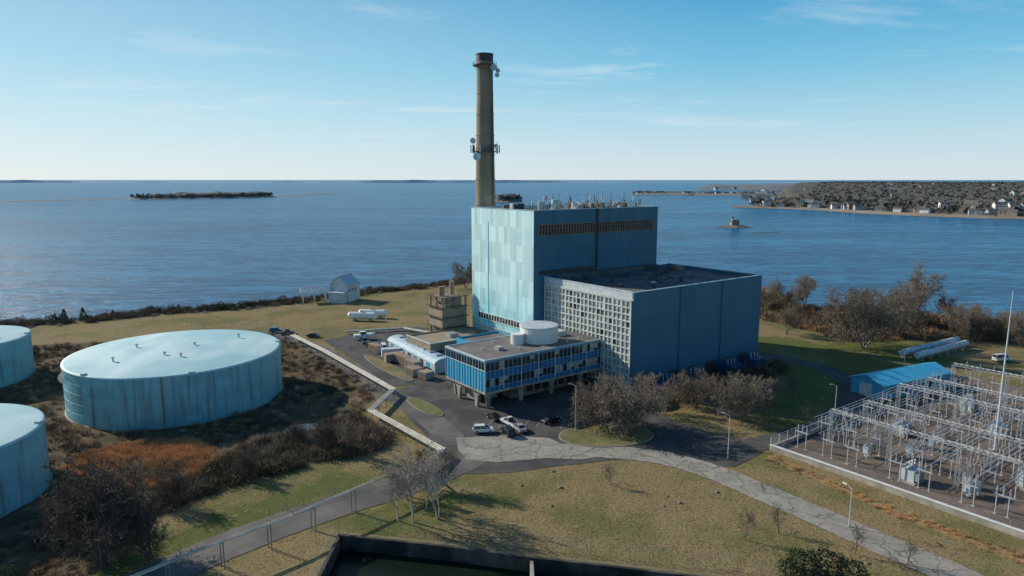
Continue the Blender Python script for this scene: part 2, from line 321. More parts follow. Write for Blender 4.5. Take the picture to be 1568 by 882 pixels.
def island(cx,cy,rx,ry,rot,name):
    mb=MB();n=48;c,s=math.cos(rot),math.sin(rot)
    def e(k,z): return [(cx+c*rx*k*math.cos(t)-s*ry*k*math.sin(t),cy+s*rx*k*math.cos(t)+c*ry*k*math.sin(t),z) for t in [2*math.pi*i/n for i in range(n)]]
    mb.add(e(1,0)+e(1,.22)+e(.98,.22),[(i,(i+1)%n,n+(i+1)%n,n+i) for i in range(n)]+[(n+i,n+(i+1)%n,2*n+(i+1)%n,2*n+i) for i in range(n)],mConcW)
    mb.add(e(.98,.2),[tuple(range(n))],mGrass); mb.obj(name)
island(20.5,141.5,10.5,6.6,.15,'traffic_island')
island(-21.5,160.5,8.5,2.2,-.95,'grass_verge'); island(-37,196,17,2.3,-.98,'grass_verge')
mb=MB()
mLine=mat('road_paint',(.5,.5,.48),(.25,.25,.24),2,.8)
for i in range(7):
    x=-6+i*2.8; mb.add([(x,146,.101),(x+.12,146,.101),(x+1.6,151,.101),(x+1.48,151,.101)],[(0,1,2,3)],mLine)
mb.obj('parking_markings')
# ------------------------------------------------------------------ power station
def siteE(name): return empty(name,(A0[0],A0[1],0),AX)
def walls_open(mb,x0,x1,y0,y1,z0,z1,t,m,rm,rz,mf=None):
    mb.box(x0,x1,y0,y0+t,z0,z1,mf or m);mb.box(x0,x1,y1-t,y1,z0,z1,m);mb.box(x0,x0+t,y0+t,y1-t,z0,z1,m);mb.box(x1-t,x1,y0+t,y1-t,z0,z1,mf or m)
    mb.box(x0+t,x1-t,y0+t,y1-t,rz-.3,rz,rm)
def boiler():
    E=siteE('boiler_house'); mb=MB(); x0,x1,y0,y1,h=-4,48.6,36.02,68.7,46.1
    walls_open(mb,x0,x1,y0,y1,0,h,.5,mBoil,mRoofD,h-.9,mBoilShade); mb.box(x0-.01,x0,y0,y0+.5,0,h,mBoil); mb.obj('walls',E)
    mb=MB()
    a,b=x0-.1,x1+.1
    mb.box(a,b,y0-.1,y0+.6,h,h+.18,mCope);mb.box(a,b,y1-.6,y1+.1,h,h+.18,mCope);mb.box(a,x0+.6,y0+.6,y1-.6,h,h+.18,mCope);mb.box(x1-.6,b,y0+.6,y1-.6,h,h+.18,mCope)
    mb.obj('parapet_coping',E)
    w=MB();fr=MB()
    for a,b in ((-2.2,20.1),(21.9,46.2)):
        w.box(a,b,y0-.05,y0,38.9,41.9,mGlassD)
        fr.box(a-.15,b+.15,y0-.16,y0,41.9,42.1,mRust);fr.box(a-.15,b+.15,y0-.16,y0,38.7,38.9,mRust)
        n=int((b-a)/1.1)
        for i in range(n+1):
            x=a+(b-a)*i/n; fr.box(x-.13,x+.13,y0-.2,y0-.052,38.9,41.9,mRust)
        fr.box(a,b,y0-.14,y0-.054,40.9,41.0,mRust)
    for (b0,b1,z0,z1,mm) in ((41,65,10.6,12.3,mGlassD),(40,66,7.2,8.2,mBlind)):
        w.box(x0-.05,x0-.011,b0,b1,z0,z1,mm)
        n=int((b1-b0)/1.5)
        for i in range(n+1):
            y=b0+(b1-b0)*i/n; fr.box(x0-.16,x0-.052,y-.14,y+.14,z0,z1,mFrame)
        fr.box(x0-.2,x0-.011,b0,b1,z1,z1+.2,mFrame); fr.box(x0-.2,x0-.011,b0,b1,z0-.25,z0,mFrame)
    w.obj('windows',E);fr.obj('window_frames',E)
    j=MB(); j.box(20.55,21.35,y0-.35,y0,26,h+.1,mDark); j.box(x0-.06,x0-.012,59,59.35,9,h-4,mOffL)
    j.box(-2.2,20,y0-.04,y0,27.2,28.6,mDark)
    j.obj('expansion_joint',E)
    a=MB(); rr=random.Random(3)
    for i in range(46):
        x=rr.uniform(x0+2,x1-2);y=rr.choice([rr.uniform(y0+.8,y0+8),rr.uniform(y0+1,y1-2)])
        hh=rr.choice([1.2,1.6,2,2.5,3.6]);a.cyl((x,y,h-.9),(x,y,h+hh),.06,.04,5,mDark)
        if rr.random()<.5: a.box(x-.2,x+.2,y-.15,y+.15,h+hh-1.6,h+hh,rr.choice([mPale,mRust,mDark]))
    for x in (6,10,17,21,27,33,40):
        a.cyl((x,y0+.5,h-.9),(x,y0+.5,h+4.8),.10,.05,6,mRust)
        for k in range(3):
            t=k*2.1; a.box(x+.45*math.cos(t)-.12,x+.45*math.cos(t)+.12,y0+.5+.4*math.sin(t)-.1,y0+.5+.4*math.sin(t)+.1,h+.6,h+2.6,mRust)
    for i in range(16):
        x=rr.uniform(x0+3,x1-5);y=rr.uniform(y0+2,y1-6);s=rr.uniform(.7,1.8);a.box(x,x+s*1.6,y,y+s,h-.9,h+s*.8,rr.choice([mPale,mRust,mSteel,mDark]))
    a.obj('roof_antennas',E)
    d=MB()
    for (x,y) in ((4,y0+1),(9,y0+1.2),(13,y0+1),(26,y0+1.5),(37,y0+2)):
        d.cyl((x,y,h+1.2),(x-.15,y-.45,h+1.25),.15,.85,14,mWhite); d.cyl((x,y,h-.9),(x,y,h+1.2),.08,.08,5,mSteel)
    for (x,y) in ((10,50),(24,60)): d.cyl((x,y,h-.9),(x,y,h+2.2),1.2,1.2,14,mPale)
    d.obj('roof_dishes',E)
boiler()
def hall():
    E=siteE('turbine_hall'); x1,y1,h=55,36,26.6
    mb=MB(); walls_open(mb,0,x1,0,y1,0,h,.5,mHall,mRoofD,h-.8); mb.obj('walls',E)
    c=MB(); c.box(-.12,x1+.12,-.12,.6,h,h+.2,mCope);c.box(-.12,.6,.6,y1,h,h+.2,mPale);c.box(x1-.6,x1+.12,.6,y1,h,h+.2,mCope); c.box(0,x1,-.06,0,20.6,20.8,mHall)
    c.box(-.03,0,.5,35.9,24.95,h,mPale); c.obj('parapet_coping',E)
    g=MB(); y0g,y1g,z0g,z1g=.8,35.4,1.2,24.4; g.box(-.04,0,y0g,y1g,z0g,z1g,mGlassB)
    ny,nz=22,13
    fr=MB()
    for i in range(ny+1):
        y=y0g+(y1g-y0g)*i/ny; t=.2 if i%2==0 else .1; fr.box(-.3,-.042,y-t,y+t,z0g,z1g,mFrame)
    for k in range(nz+1):
        z=z0g+(z1g-z0g)*k/nz
        for i in range(ny):
            ya=y0g+(y1g-y0g)*i/ny;yb=y0g+(y1g-y0g)*(i+1)/ny; ta=.2 if i%2==0 else .1;tb=.1 if i%2==0 else .2
            fr.box(-.26,-.043,ya+ta,yb-tb,z-.16,z+.16,mFrame)
    fr.box(-.32,0,.0,35.9,z1g+.18,z1g+.5,mFrame)
    rr=random.Random(11)
    for _ in range(60):
        i=rr.randrange(ny);k=rr.randrange(nz);dy=(y1g-y0g)/ny;dz=(z1g-z0g)/nz
        g.box(-.07,-.041,y0g+i*dy+.2,y0g+(i+1)*dy-.2,z0g+k*dz+.17,z0g+(k+1)*dz-.17,rr.choice([mBlind,mPale,mGlassD,mGlassD,mTan]))
    g.obj('window_panes',E);fr.obj('window_grid',E)
    d=MB()
    for x in (6,14,22,30,38,46): d.box(x,x+4.2,-.06,0,.3,3.8,mDark); d.box(x-.2,x+4.4,-.12,0,3.8,4.1,mHall)
    for x in (18,36): d.cyl((x,-.2,0),(x,-.2,h),.12,.12,6,mHall)
    d.obj('base_louvres',E)
    v=MB(); z=h-.8
    for (x,y) in ((6,30),(10,29),(14,6),(17,9),(20,12),(23,15),(27,18),(31,20),(35,22),(39,24),(43,27),(47,29),(12,20),(30,10),(8,12),(26,27)):
        v.cyl((x,y,z),(x,y,z+.9),.45,.45,10,mDark);v.cyl((x,y,z+.9),(x,y,z+1.3),1.0,.5,12,mSteel if (x%4==1) else mDark)
    v.box(3,46,32.5,34.5,z,z+1.5,mRoofD)
    for x in (20,26,32,38): v.box(x,x+3.2,14,17,z,z+.5,mRoofG); v.box(x+.2,x+3,14.2,16.8,z+.502,z+.56,mDark)
    v.box(48,51,26,29,z,z+1.4,mRust)
    v.obj('roof_vents',E)
    for k,x in enumerate((6,17,33,44)):
        t=MB();t.box(x,x+5,-6.5,-2.6,.3,3.6,mBlueT);t.box(x+.4,x+4.6,-6.1,-3,0,.3,mConcW)
        for i in range(9): t.box(x+.2+i*.52,x+.45+i*.52,-7.3,-6.52,.6,3.2,mBlueT)
        for i in range(3): t.cyl((x+1+i*1.5,-4.5,3.6),(x+1+i*1.5,-4.5,5),.22,.1,8,mSteel)
        t.cyl((x+.5,-3.4,4.3),(x+4.4,-3.4,4.3),.5,.5,10,mBlueT); t.box(x+1,x+1.2,-3.5,-3.3,3.6,4,mBlueT);t.box(x+3.5,x+3.7,-3.5,-3.3,3.6,4,mBlueT)
        t.obj('power_transformer',None,(A0[0],A0[1],0),AX)
hall()
def office():
    E=siteE('office_block'); x0,x1,y0,y1,z0,h=-38.1,-.4,11.2,28.9,4.8,12.7
    mb=MB(); mb.box(x0,x1,y0,y1,z0,h-.4,mOff); mb.obj('walls',E)
    r=MB(); r.box(x0-.25,x1,y0-.25,y1+.25,h-.4,h-.1,mCope); r.box(x0+.2,x1,y0+.2,y1-.2,h-.1,h-.02,mRoofG)
    r.box(x0-.25,x1,y0-.25,y0+.2,h-.1,h+.1,mCope);r.box(x0-.25,x0+.2,y0+.2,y1+.25,h-.1,h+.1,mFrame);r.box(x0+.2,x1,y1-.2,y1+.25,h-.1,h+.1,mCope)
    r.box(x0-.15,x1,y0-.15,y1+.15,z0-.5,z0,mConcW); r.obj('roof_and_slab',E)
    w=MB();f=MB();rr=random.Random(5); n=28;dx=(x1-x0)/n
    for zi,(za,zb) in enumerate(((9.9,11.9),(6.0,7.9))):
        for i in range(n):
            xa=x0+i*dx+.06;xb=x0+(i+1)*dx-.06
            pm=mGlassD if rr.random()<(.85 if zi==0 else .45) else mBlind
            if pm is mBlind:
                zc=za+(zb-za)*rr.choice([0,0,.3,.5]); w.box(xa,xb,y0-.03,y0,zc,zb,mBlind)
                if zc>za: w.box(xa,xb,y0-.03,y0,za,zc-.01,mGlassD)
            else: w.box(xa,xb,y0-.03,y0,za,zb,mGlassD)
        f.box(x0,x1,y0-.12,y0-.032,za-.08,za,mCope) ; f.box(x0,x1,y0-.12,y0-.032,zb,zb+.08,mCope)
        f.box(x0,x1,y0-.1,y0-.034,za+.6,za+.66,mDark)
    for i in range(n+1):
        x=x0+i*dx; t=.1 if i%4==0 else .045; f.box(x-t,x+t,y0-.22,y0-.121,z0,h-.4,mFrame if i%4==0 else mCope)
    w.box(x0-.03,x0,y0+.3,y1-.3,10.2,11.9,mGlassD); f.box(x0-.06,x0,y0+.002,y1,z0+.0,10.0,mOffL)
    m=14;dy=(y1-y0)/m
    for i in range(m+1):
        y=y0+i*dy; f.box(x0-.2,x0-.062,y-.05,y+.05,z0,h-.4,mOffL if i%2 else mPale)
    f.box(x0-.18,x0-.0,y0,y1,10.0,10.15,mFrame)
    w.obj('windows',E);f.obj('window_frames',E)
    c=MB(); c.box(-27,x1,15.5,26,0,z0-.5,mRust)
    for i in range(9): x=-25+i*2.7; c.box(x,x+1.8,15.44,15.5,1,3.2,mGlassD)
    c.box(x0+3,x0+9,19,25,0,z0-.5,mConcW); c.box(x0+4,x0+5.2,18.94,19,0,2.2,mDark)
    c.obj('ground_floor_core',E)
    p=MB()
    def pier(x,y,ax,wd=1.0):
        prof=[(-1.9*wd,z0-.52),(1.9*wd,z0-.52),(.75,2.9),(.42,.0),(-.42,.0),(-.75,2.9)];t=.3
        vs=[];
        for s in (-t,t):
            for q,z in prof: vs.append((x+q,y+s,z) if ax=='x' else (x+s,y+q,z))
        p.add(vs,[tuple(range(6)),tuple(range(6,12))]+[(i,(i+1)%6,6+(i+1)%6,6+i) for i in range(6)],mConcW)
    for x in (-36,-26,-16,-6): pier(x,13.2,'x',.8); pier(x,27.6,'x')
    for y in (16,24): pier(x0+.8,y,'y',1.4)
    p.obj('concrete_piers',E)
    d=MB(); d.cyl((-14.7,20,h-.02),(-14.7,20,h+4),5.1,5.1,40,mWhite,False); d.lathe([(5.25,h+3.95),(5.3,h+4.15),(4.9,h+4.3),(4.6,h+4.25),(.01,h+4.1)],40,mPale,(-14.7,20))
    for zz in (1.2,2.4): d.lathe([(5.1,h+zz-.05),(5.16,h+zz-.05),(5.16,h+zz+.05),(5.1,h+zz+.05)],40,mPale,(-14.7,20))
    d.obj('roof_drum',E,smooth=False)
    q=MB(); q.cyl((-21.5,20.5,h-.02),(-21.5,20.5,h+2.6),1.8,1.8,20,mWhite); q.box(-8,-5,20,23,h-.02,h+1.3,mPale); q.box(-30,-28.4,17,19,h-.02,h+.8,mSteel)
    for (x,y) in ((-33,20),(-25,15),(-10,14),(-5,15),(-26,25)): q.cyl((x,y,h-.02),(x,y,h+.6),.25,.25,8,mPale)
    q.obj('roof_equipment',E)
office()
def low_buildings():
    E=siteE('service_building'); mb=MB(); walls_open(mb,-28,-4.7,55,70,0,6.6,.35,mTan,mat('tan_roof',(.30,.25,.18),(.24,.20,.15),.2,.9),6.2); mb.obj('walls',E)
    c=MB(); c.box(-28.2,-4.7,54.8,55.2,6.6,6.8,mFrame);c.box(-28.2,-27.7,55.2,70.2,6.6,6.8,mFrame)
    for i in range(6): x=-26+i*3.6; c.box(x,x+2.2,54.93,55,2,4.2,mGlassD)
    c.box(-18,-15,60,63,6.2,7.4,mSteel); c.box(-10,-8,58,60,6.2,7.2,mDark); c.obj('roof_trim_and_windows',E)
    E=siteE('wing_building'); mb=MB(); walls_open(mb,-20,-4.7,38,53,0,8,.35,mOffL,mRoofG,7.5); mb.obj('walls',E)
    t=MB()
    for x in (-14,-9.5,-5.2):
        for y in (71,75,79): t.box(x-.25,x+.25,y-.25,y+.25,0,17,mRust)
    t.box(-14.5,-5,70.6,79.4,7,13.5,mTan); t.box(-13,-6.5,71.5,78.5,13.5,16.8,mRust); t.cyl((-12,75,16.8),(-12,75,20),1.0,1.0,14,mRust);t.cyl((-8,75,16.8),(-8,75,21.5),.8,.8,14,mTan)
    t.add([(-14.5,70.5,7),(-5,70.5,7),(-5,79.5,7),(-14.5,79.5,7),(-11,73.5,3.5),(-8.5,73.5,3.5),(-8.5,76.5,3.5),(-11,76.5,3.5)],[(0,1,5,4),(1,2,6,5),(2,3,7,6),(3,0,4,7)],mTan)
    for z in (6.9,10.2,13.6,16.9):
        t.box(-15.3,-4.6,69.8,70.5,z,z+.12,mDark)
        t.box(-15.3,-14.6,70.5,80,z,z+.12,mDark)
        for x in np.arange(-15.2,-4.6,1.5): t.box(x,x+.06,69.8,69.86,z+.12,z+1.2,mSteel)
        t.box(-15.3,-4.6,69.8,69.86,z+1.2,z+1.26,mSteel)
    for i in range(6): t.cyl((-15-.2*i,69.5-i*1.0,.5+i*.9),(-15-.2*i,79,.5+i*.9),.18,.18,6,mRust)
    t.cyl((-14,69,5),(-24,69,5),.9,.9,12,mPale); t.cyl((-24,69,5),(-24,69,0),.9,.9,12,mPale)
    t.obj('precipitator_tower',None,(A0[0],A0[1],0),AX)
    a=Vector((-38,220));b=Vector((-19.5,190.5));L=(b-a).length;ang=math.atan2((b-a).y,(b-a).x); mb=MB()
    mb.box(0,L,-3,3,0,2.9,mPale); n=8
    vs=[];
    for x in (-.3,L+.3):
        for i in range(n+1):
            t=math.pi*i/n; vs.append((x,-3.3*math.cos(t),2.9+1.5*math.sin(t)))
    mb.add(vs,[(i,i+1,n+2+i,n+1+i) for i in range(n)]+[tuple(range(n+1)),tuple(range(n+1,2*n+2))],mat('pale_blue_roof',(.46,.58,.64),(.34,.48,.56),.5,.5))
    for i in range(7): mb.box(2+i*4.5,4.5+i*4.5,-3.04,-3,.2,2.4,mDark if i%2 else mShed); mb.box(4+i*4.5,5+i*4.5,-1,1,4.3,4.75,mSteel)
    mb.obj('maintenance_shed',None,(a.x,a.y,0),ang)
    for (x,y,r,l,w,h,m) in ((-36,203,.5,6,2.4,2.6,mTan),(-33,200,-.9,7,2.5,2.7,mRust),(-29,194,-.95,6,2.6,2.8,mTan),(-38,209,.3,6,2.5,2.6,mPale),(-28,188.5,-.9,5,3.6,2.2,mRust),(-44,214,-.9,6,2.4,2.6,mRust),(-24,184.5,-.8,3.5,3.2,2.2,mTan)):
        c=MB();c.box(-l/2,l/2,-w/2,w/2,.15,h,m);n=int(l/.45)
        for i in range(n): xx=-l/2+.2+i*(l-.4)/n; c.box(xx,xx+.16,-w/2-.05,-w/2,.2,h-.1,m);c.box(xx,xx+.16,w/2,w/2+.05,.2,h-.1,m)
        c.box(l/2,l/2+.05,-w/2+.1,-.03,.2,h-.1,mSteel);c.box(l/2,l/2+.05,.03,w/2-.1,.2,h-.1,mSteel); c.obj('storage_container',None,(x,y,.06),r)
low_buildings()
# ------------------------------------------------------------------ chimney
def chimney():
    E=empty('smokestack',(-10.6,275,0)); m=MB()
    m.lathe([(5.0,0),(4.55,20),(3.95,46),(3.6,66),(3.3,84),(3.12,98)],40,mStack)
    m.lathe([(3.12,98),(3.5,99),(3.5,99.6),(3.25,100)],40,mRust); m.lathe([(3.25,100),(3.25,102.4),(3.4,102.6),(3.4,103),(2.7,103),(2.7,97)],40,mDark)
    m.obj('shaft',E,smooth=False)
    p=MB()
    for z,r in ((65.8,3.6),(98.6,3.15)):
        ro=r+1.5; p.lathe([(r,z),(ro,z),(ro,z+.18),(r,z+.18)],28,mDark)
        for i in range(20):
            t=2*math.pi*i/20; x,y=ro*math.cos(t),ro*math.sin(t); p.cyl((x,y,z),(x,y,z+1.3),.05,.05,4,mDark); 
            if i%3==0: p.cyl((r*math.cos(t),r*math.sin(t),z-1.6),(x,y,z),.08,.08,4,mDark)
            if i%2==0 and z<80: p.box(x*1.1-.2,x*1.1+.2,y*1.1-.2,y*1.1+.2,z-.4,z+2.6,mPale if i%4 else mDark)
        p.lathe([(ro,z+1.25),(ro+.05,z+1.3),(ro,z+1.35)],28,mDark)
    for z in (30,45,55,72,80,88): 
        rr=5.0-(5.0-3.12)*z/98+.04; p.lathe([(rr,z),(rr+.07,z+.1),(rr,z+.3)],28,mRust)
    p.box(2.9,3.25,-3.0,-2.4,10,98,mDark)
    p.obj('platforms',E)
    d=MB()
    for (x,y,z,r) in ((-4.6,-2.5,70,1.1),(-3.0,-4.2,63.8,1.5),(4.4,-2,68,.8),(5.2,-1.2,96.6,.8),(3.6,-3.0,97.5,1.3),(4.9,-2.2,94.8,.9)):
        d.cyl((x,y,z),(x-.1,y-.5,z),.25,r,16,mPale); d.cyl((x,y-.5,z),(x,y-.55,z),r,r,16,mCope); d.cyl((x,y,z-1),(x,y,z+1.5),.07,.07,5,mDark)
    for x,y in ((-4.9,-.5),(4.9,.5),(-4,-3)): d.cyl((x,y,65),(x,y,69.5),.12,.08,5,mDark)
    for t in (0,1.5,3,4.6): d.cyl((3.3*math.cos(t),3.3*math.sin(t),100),(3.3*math.cos(t),3.3*math.sin(t),103.8),.06,.04,4,mDark)
    d.obj('dishes_and_antennas',E)
chimney()
# ------------------------------------------------------------------ oil tanks
def tank(x,y,r,h,zb,seed):
    E=empty('oil_storage_tank',(x,y,zb)); m=MB(); n=96
    m.lathe([(r,0),(r,h)],n,mTank); m.obj('shell',E,smooth=True)
    m=MB(); m.lathe([(r+.12,h-.25),(r+.12,h+.02),(r*.98,h+.12),(r*.5,h+.75),(.01,h+1.15)],n,mTankRoof)
    m.obj('roof',E,smooth=True); 
    d=MB(); rr=random.Random(seed)
    for i in range(6):
        t=rr.uniform(0,6.28);q=rr.uniform(.15,.75)*r; px,py=q*math.cos(t),q*math.sin(t);z=h+.6
        d.cyl((px,py,z),(px,py,z+.9),.22,.22,10,mPale);d.cyl((px,py,z+.9),(px,py,z+1.1),.42,.42,10,mSteel)
    for i in range(3):
        t=-1.9+i*.65; q=r*1.003; d.cyl((q*math.cos(t),q*math.sin(t),.0),(q*math.cos(t),q*math.sin(t),h),.13 if i!=1 else .2,None,6,mRust if i==1 else mTank)
    for k in range(int(h/2.4)):
        d.lathe([(r,2.4*(k+1)-.03),(r+.03,2.4*(k+1)),(r,2.4*(k+1)+.03)],n,mTank)
    for i in range(34):
        t=-3.3+i*.03; z=h*i/34; q=r+.5; d.box(q*math.cos(t)-.35,q*math.cos(t)+.35,q*math.sin(t)-.35,q*math.sin(t)+.35,z,z+.06,mFenceM)
    for t0 in (-2.0,-1.0,.4):
        x2,y2=(r-.5)*math.cos(t0),(r-.5)*math.sin(t0); d.box(x2-.5,x2+.5,y2-.5,y2+.5,h+.1,h+.5,mPale)
    d.lathe([(r+.3,-.4),(r+.3,.15),(r,.2)],n,mConcW)
    d.obj('fittings',E)
tank(-87.2,173.0,25.4,12.1,-1.15,1); tank(-103,113,18,12,-1.2,2); tank(-157,186,18.5,12,-1.1,3)
# ------------------------------------------------------------------ pipelines
def pipeline(name,pts,offs,r,post,mt,postm):
    m=MB();P=[Vector(p) for p in pts]
    for o in offs:
        Q=[]
        for i,p in enumerate(P):
            a=P[max(i-1,0)];b=P[min(i+1,len(P)-1)];t=(b-a);t=Vector((t.x,t.y,0)).normalized();Q.append(p+Vector((-t.y,t.x,0))*o)
        for i in range(len(Q)-1): m.cyl(Q[i],Q[i+1],r,r,8,mt)
        for q in Q[1:-1]: m.cyl(q-Vector((0,0,r)),q+Vector((0,0,r)),r*1.15,r*1.15,8,mt)
    for i in range(len(P)-1):
        L=(P[i+1]-P[i]).length;n=max(1,int(L/post));d=(P[i+1]-P[i]).normalized();s=Vector((-d.y,d.x,0)).normalized();w=max(abs(o) for o in offs)+.35
        for k in range(n):
            p=P[i]+(P[i+1]-P[i])*((k+.5)/n);g=min(hz(p.x,p.y),.05)
            for q in ((p+s*w),(p-s*w)) if w>.5 else (p,): m.cyl((q.x,q.y,g),(q.x,q.y,p.z-r),.09,.09,5,postm)
            m.cyl(p+s*w-Vector((0,0,r+.05)),p-s*w-Vector((0,0,r+.05)),.1,.1,5,postm)
    m.obj(name)
mPipe=mat('weathered_pipe_lagging',(.60,.57,.50),(.42,.39,.34),.6,.7)
pipeline('elevated_pipeline',[(-76,231,1.8),(-59,209,1.8),(-30.5,169,1.8),(-33,153,1.8),(-14,129.5,1.8),(-16.5,121,1.8)],(-.65,.0,.65),.2,5,mPipe,mFenceM)
pipeline('pipe_rack',[(-16.5,121,1.8),(-17,118,4.0),(-24,110,4.0),(-34,98,4.0),(-44,88,4.0),(-54,76,4.0)],(-.25,.25),.11,6.5,mPipe,mFenceM)
pipeline('pipe_run',[(-60,240,1),(-40,246,1),(-25,235,1),(-20,226,3)],(-.4,.4),.3,6,mPipe,mSteel)
# ------------------------------------------------------------------ boathouse, LPG tanks, trailers
m=MB(); m.gable(-5,5,-4.6,4.6,0,7.6,11.6,mPale,mat('boathouse_roof',(.42,.52,.58),(.36,.45,.5),.5,.6)); m.box(-5.04,-5,-2,2,0,4,mDark); 
for y in (-2.5,0,2.5): m.box(-2+y,-1+y,-4.64,-4.6,4.5,6,mGlassD)
m.box(-9,-5.1,-4,3,0,4.6,mPale); m.box(-9.3,-5.1,-4.3,3.3,4.6,4.85,mPale); m.obj('boathouse',None,(-77,311,hz(-77,311)),1.25)
m=MB()
for x in (-5,0,5):
    for y in (-3.5,3.5): m.box(x-.2,x+.2,y-.2,y+.2,0,5.2,mWhite)
m.add([(-6,-4,5.2),(6,-4,5.2),(6,4,5.2),(-6,4,5.2),(-6,0,7.4),(6,0,7.4)],[(0,1,5,4),(2,3,4,5),(0,4,3),(1,2,5),(0,3,2,1)],mPale); m.obj('open_canopy',None,(-90,306,0),.35)
for (x,y) in ((-59,264),(-56,269.5)):
    m=MB(); L=5; m.cyl((-L,0,2),(L,0,2),1.45,1.45,20,mWhite,False)
    for s in (-1,1):
        m.cyl((s*L,0,2),(s*(L+.7),0,2),1.45,1.05,20,mWhite,False); m.cyl((s*(L+.7),0,2),(s*(L+1),0,2),1.05,.3,20,mWhite)
        m.box(s*3-.3,s*3+.3,-1.1,1.1,0,1.1,mConcW)
    m.cyl((0,0,3.3),(0,0,4),.35,.35,10,mSteel); m.box(-.8,.8,-.35,.35,3.42,3.5,mDark); m.obj('propane_tank',None,(x,y,0),-.12)
for (x,y,r,l) in ((121,206,.56,34),(124,203,.56,30)):
    m=MB(); m.cyl((0,0,1.9),(l,0,1.9),1.0,1.0,18,mPale)
    for i in range(6): m.box(i*l/6+1.5,i*l/6+2.1,-1,1,0,1.1,mConcW); m.cyl((i*l/6+4,0,1.9),(i*l/6+4.15,0,1.9),1.06,1.06,18,mSteel)
    m.obj('long_storage_vessel',None,(x,y,0),r)
m=MB(); m.gable(0,27,0,9,0,4,5.6,mShed,mat('shed_roof_paint',(.06,.44,.66),(.09,.5,.7),.4,.4),.5)
m.box(-.04,0,3,6.5,0,3.4,mPale)
for i in range(5): m.box(3+i*4.8,5+i*4.8,-.04,0,1.4,2.6,mGlassD)
for i in range(28): m.box(i*.98,i*.98+.1,-.05,0,.1,1.3,mShed)
m.obj('blue_metal_shed',None,(93,165,0),math.radians(26))
# ------------------------------------------------------------------ basin
def basin_f():
    E=empty('settling_basin'); m=MB(); n=len(basin); P=[Vector(p) for p in basin]
    mw=mat('basin_wall_concrete',(.035,.033,.030),(.10,.09,.075),.4,.9,stretch=(1,1,.4),c3=(.02,.02,.018),scale3=.25)
    mE=mat('basin_bank_grass',(.15,.13,.065),(.22,.17,.095),.8,.95,bump=.1,bscale=3)
    def off(d):
        out=[]
        for i in range(n):
            a,b,c=P[i-1],P[i],P[(i+1)%n];t1=(b-a).normalized();t2=(c-b).normalized();n1=Vector((-t1.y,t1.x));n2=Vector((-t2.y,t2.x));bi=(n1+n2).normalized();out.append(b+bi*(d/max(.4,bi.dot(n1))))
        return out
    def ring(L,z): return [(p.x,p.y,z) for p in L]
    q=[(i,(i+1)%n) for i in range(n)]
    L=[ring(off(1.9),-.2),ring(off(1.5),.06),ring(off(.15),.08),ring(off(.15),.42),ring(off(-.35),.42),ring(off(-.35),-5)]
    V=sum(L,[])
    for k,mm in enumerate((mE,mE,mw,mw,mw)): m.add(V,[(k*n+a,k*n+b,(k+1)*n+b,(k+1)*n+a) for a,b in q],mm)
    m.obj('rim_and_walls',E)
    w=MB(); w.add(ring(off(-.35),-1.9),[tuple(range(n))],mat('basin_water',(.006,.012,.008),(.010,.018,.011),.1,.3,spec=.12)); w.obj('water_surface',E)
    d=MB(); d.box(2.6,3.1,55,91.7,-5,.3,mConcW); d.obj('dividing_wall',E)
basin_f()
w=MB(); w.lathe([(.01,0),(9,0)],30,mat('puddle_water',(.02,.03,.035),(.03,.04,.045),.1,.08,spec=.5)); w.obj('marsh_pool',None,(-48.5,149,-1.62))
# ------------------------------------------------------------------ fences
def fence(name,pts,h=2.2,sp=3.0,m=mFenceM,wires=7):
    b=MB();P=[Vector((p[0],p[1])) for p in pts]
    for i in range(len(P)-1):
        L=(P[i+1]-P[i]).length;n=max(1,round(L/sp))
        for k in range(n+(i==len(P)-2)):
            p=P[i]+(P[i+1]-P[i])*k/n;g=max(hz(p.x,p.y),-.1);b.cyl((p.x,p.y,g),(p.x,p.y,g+h),.04,.04,4,m)
        for k in range(wires):
            z=.1+(h-.12)*k/(wires-1); b.cyl((P[i].x,P[i].y,z),(P[i+1].x,P[i+1].y,z),.008 if k<wires-1 else .025,None,3,m)
        nd=int(L/.6)
        for k in range(nd):
            a=P[i]+(P[i+1]-P[i])*k/nd;c=P[i]+(P[i+1]-P[i])*min(1,(k+1)/nd)
            b.cyl((a.x,a.y,.1),(c.x,c.y,h),.006,None,3,m,False)
    return b.obj(name)
fence('chain_link_fence',[(-30,97),(-24,101.5),(-8,98.5),(6,95),(20,92),(32,89.5),(44,86),(60,80)])
fence('chain_link_fence',[(-40,105.5),(-29,115),(-22,121)],1.4,3,mFenceM,4)
fence('chain_link_fence',[(-120,250),(-85,249),(-60,252)],2,5,mFenceM,3)
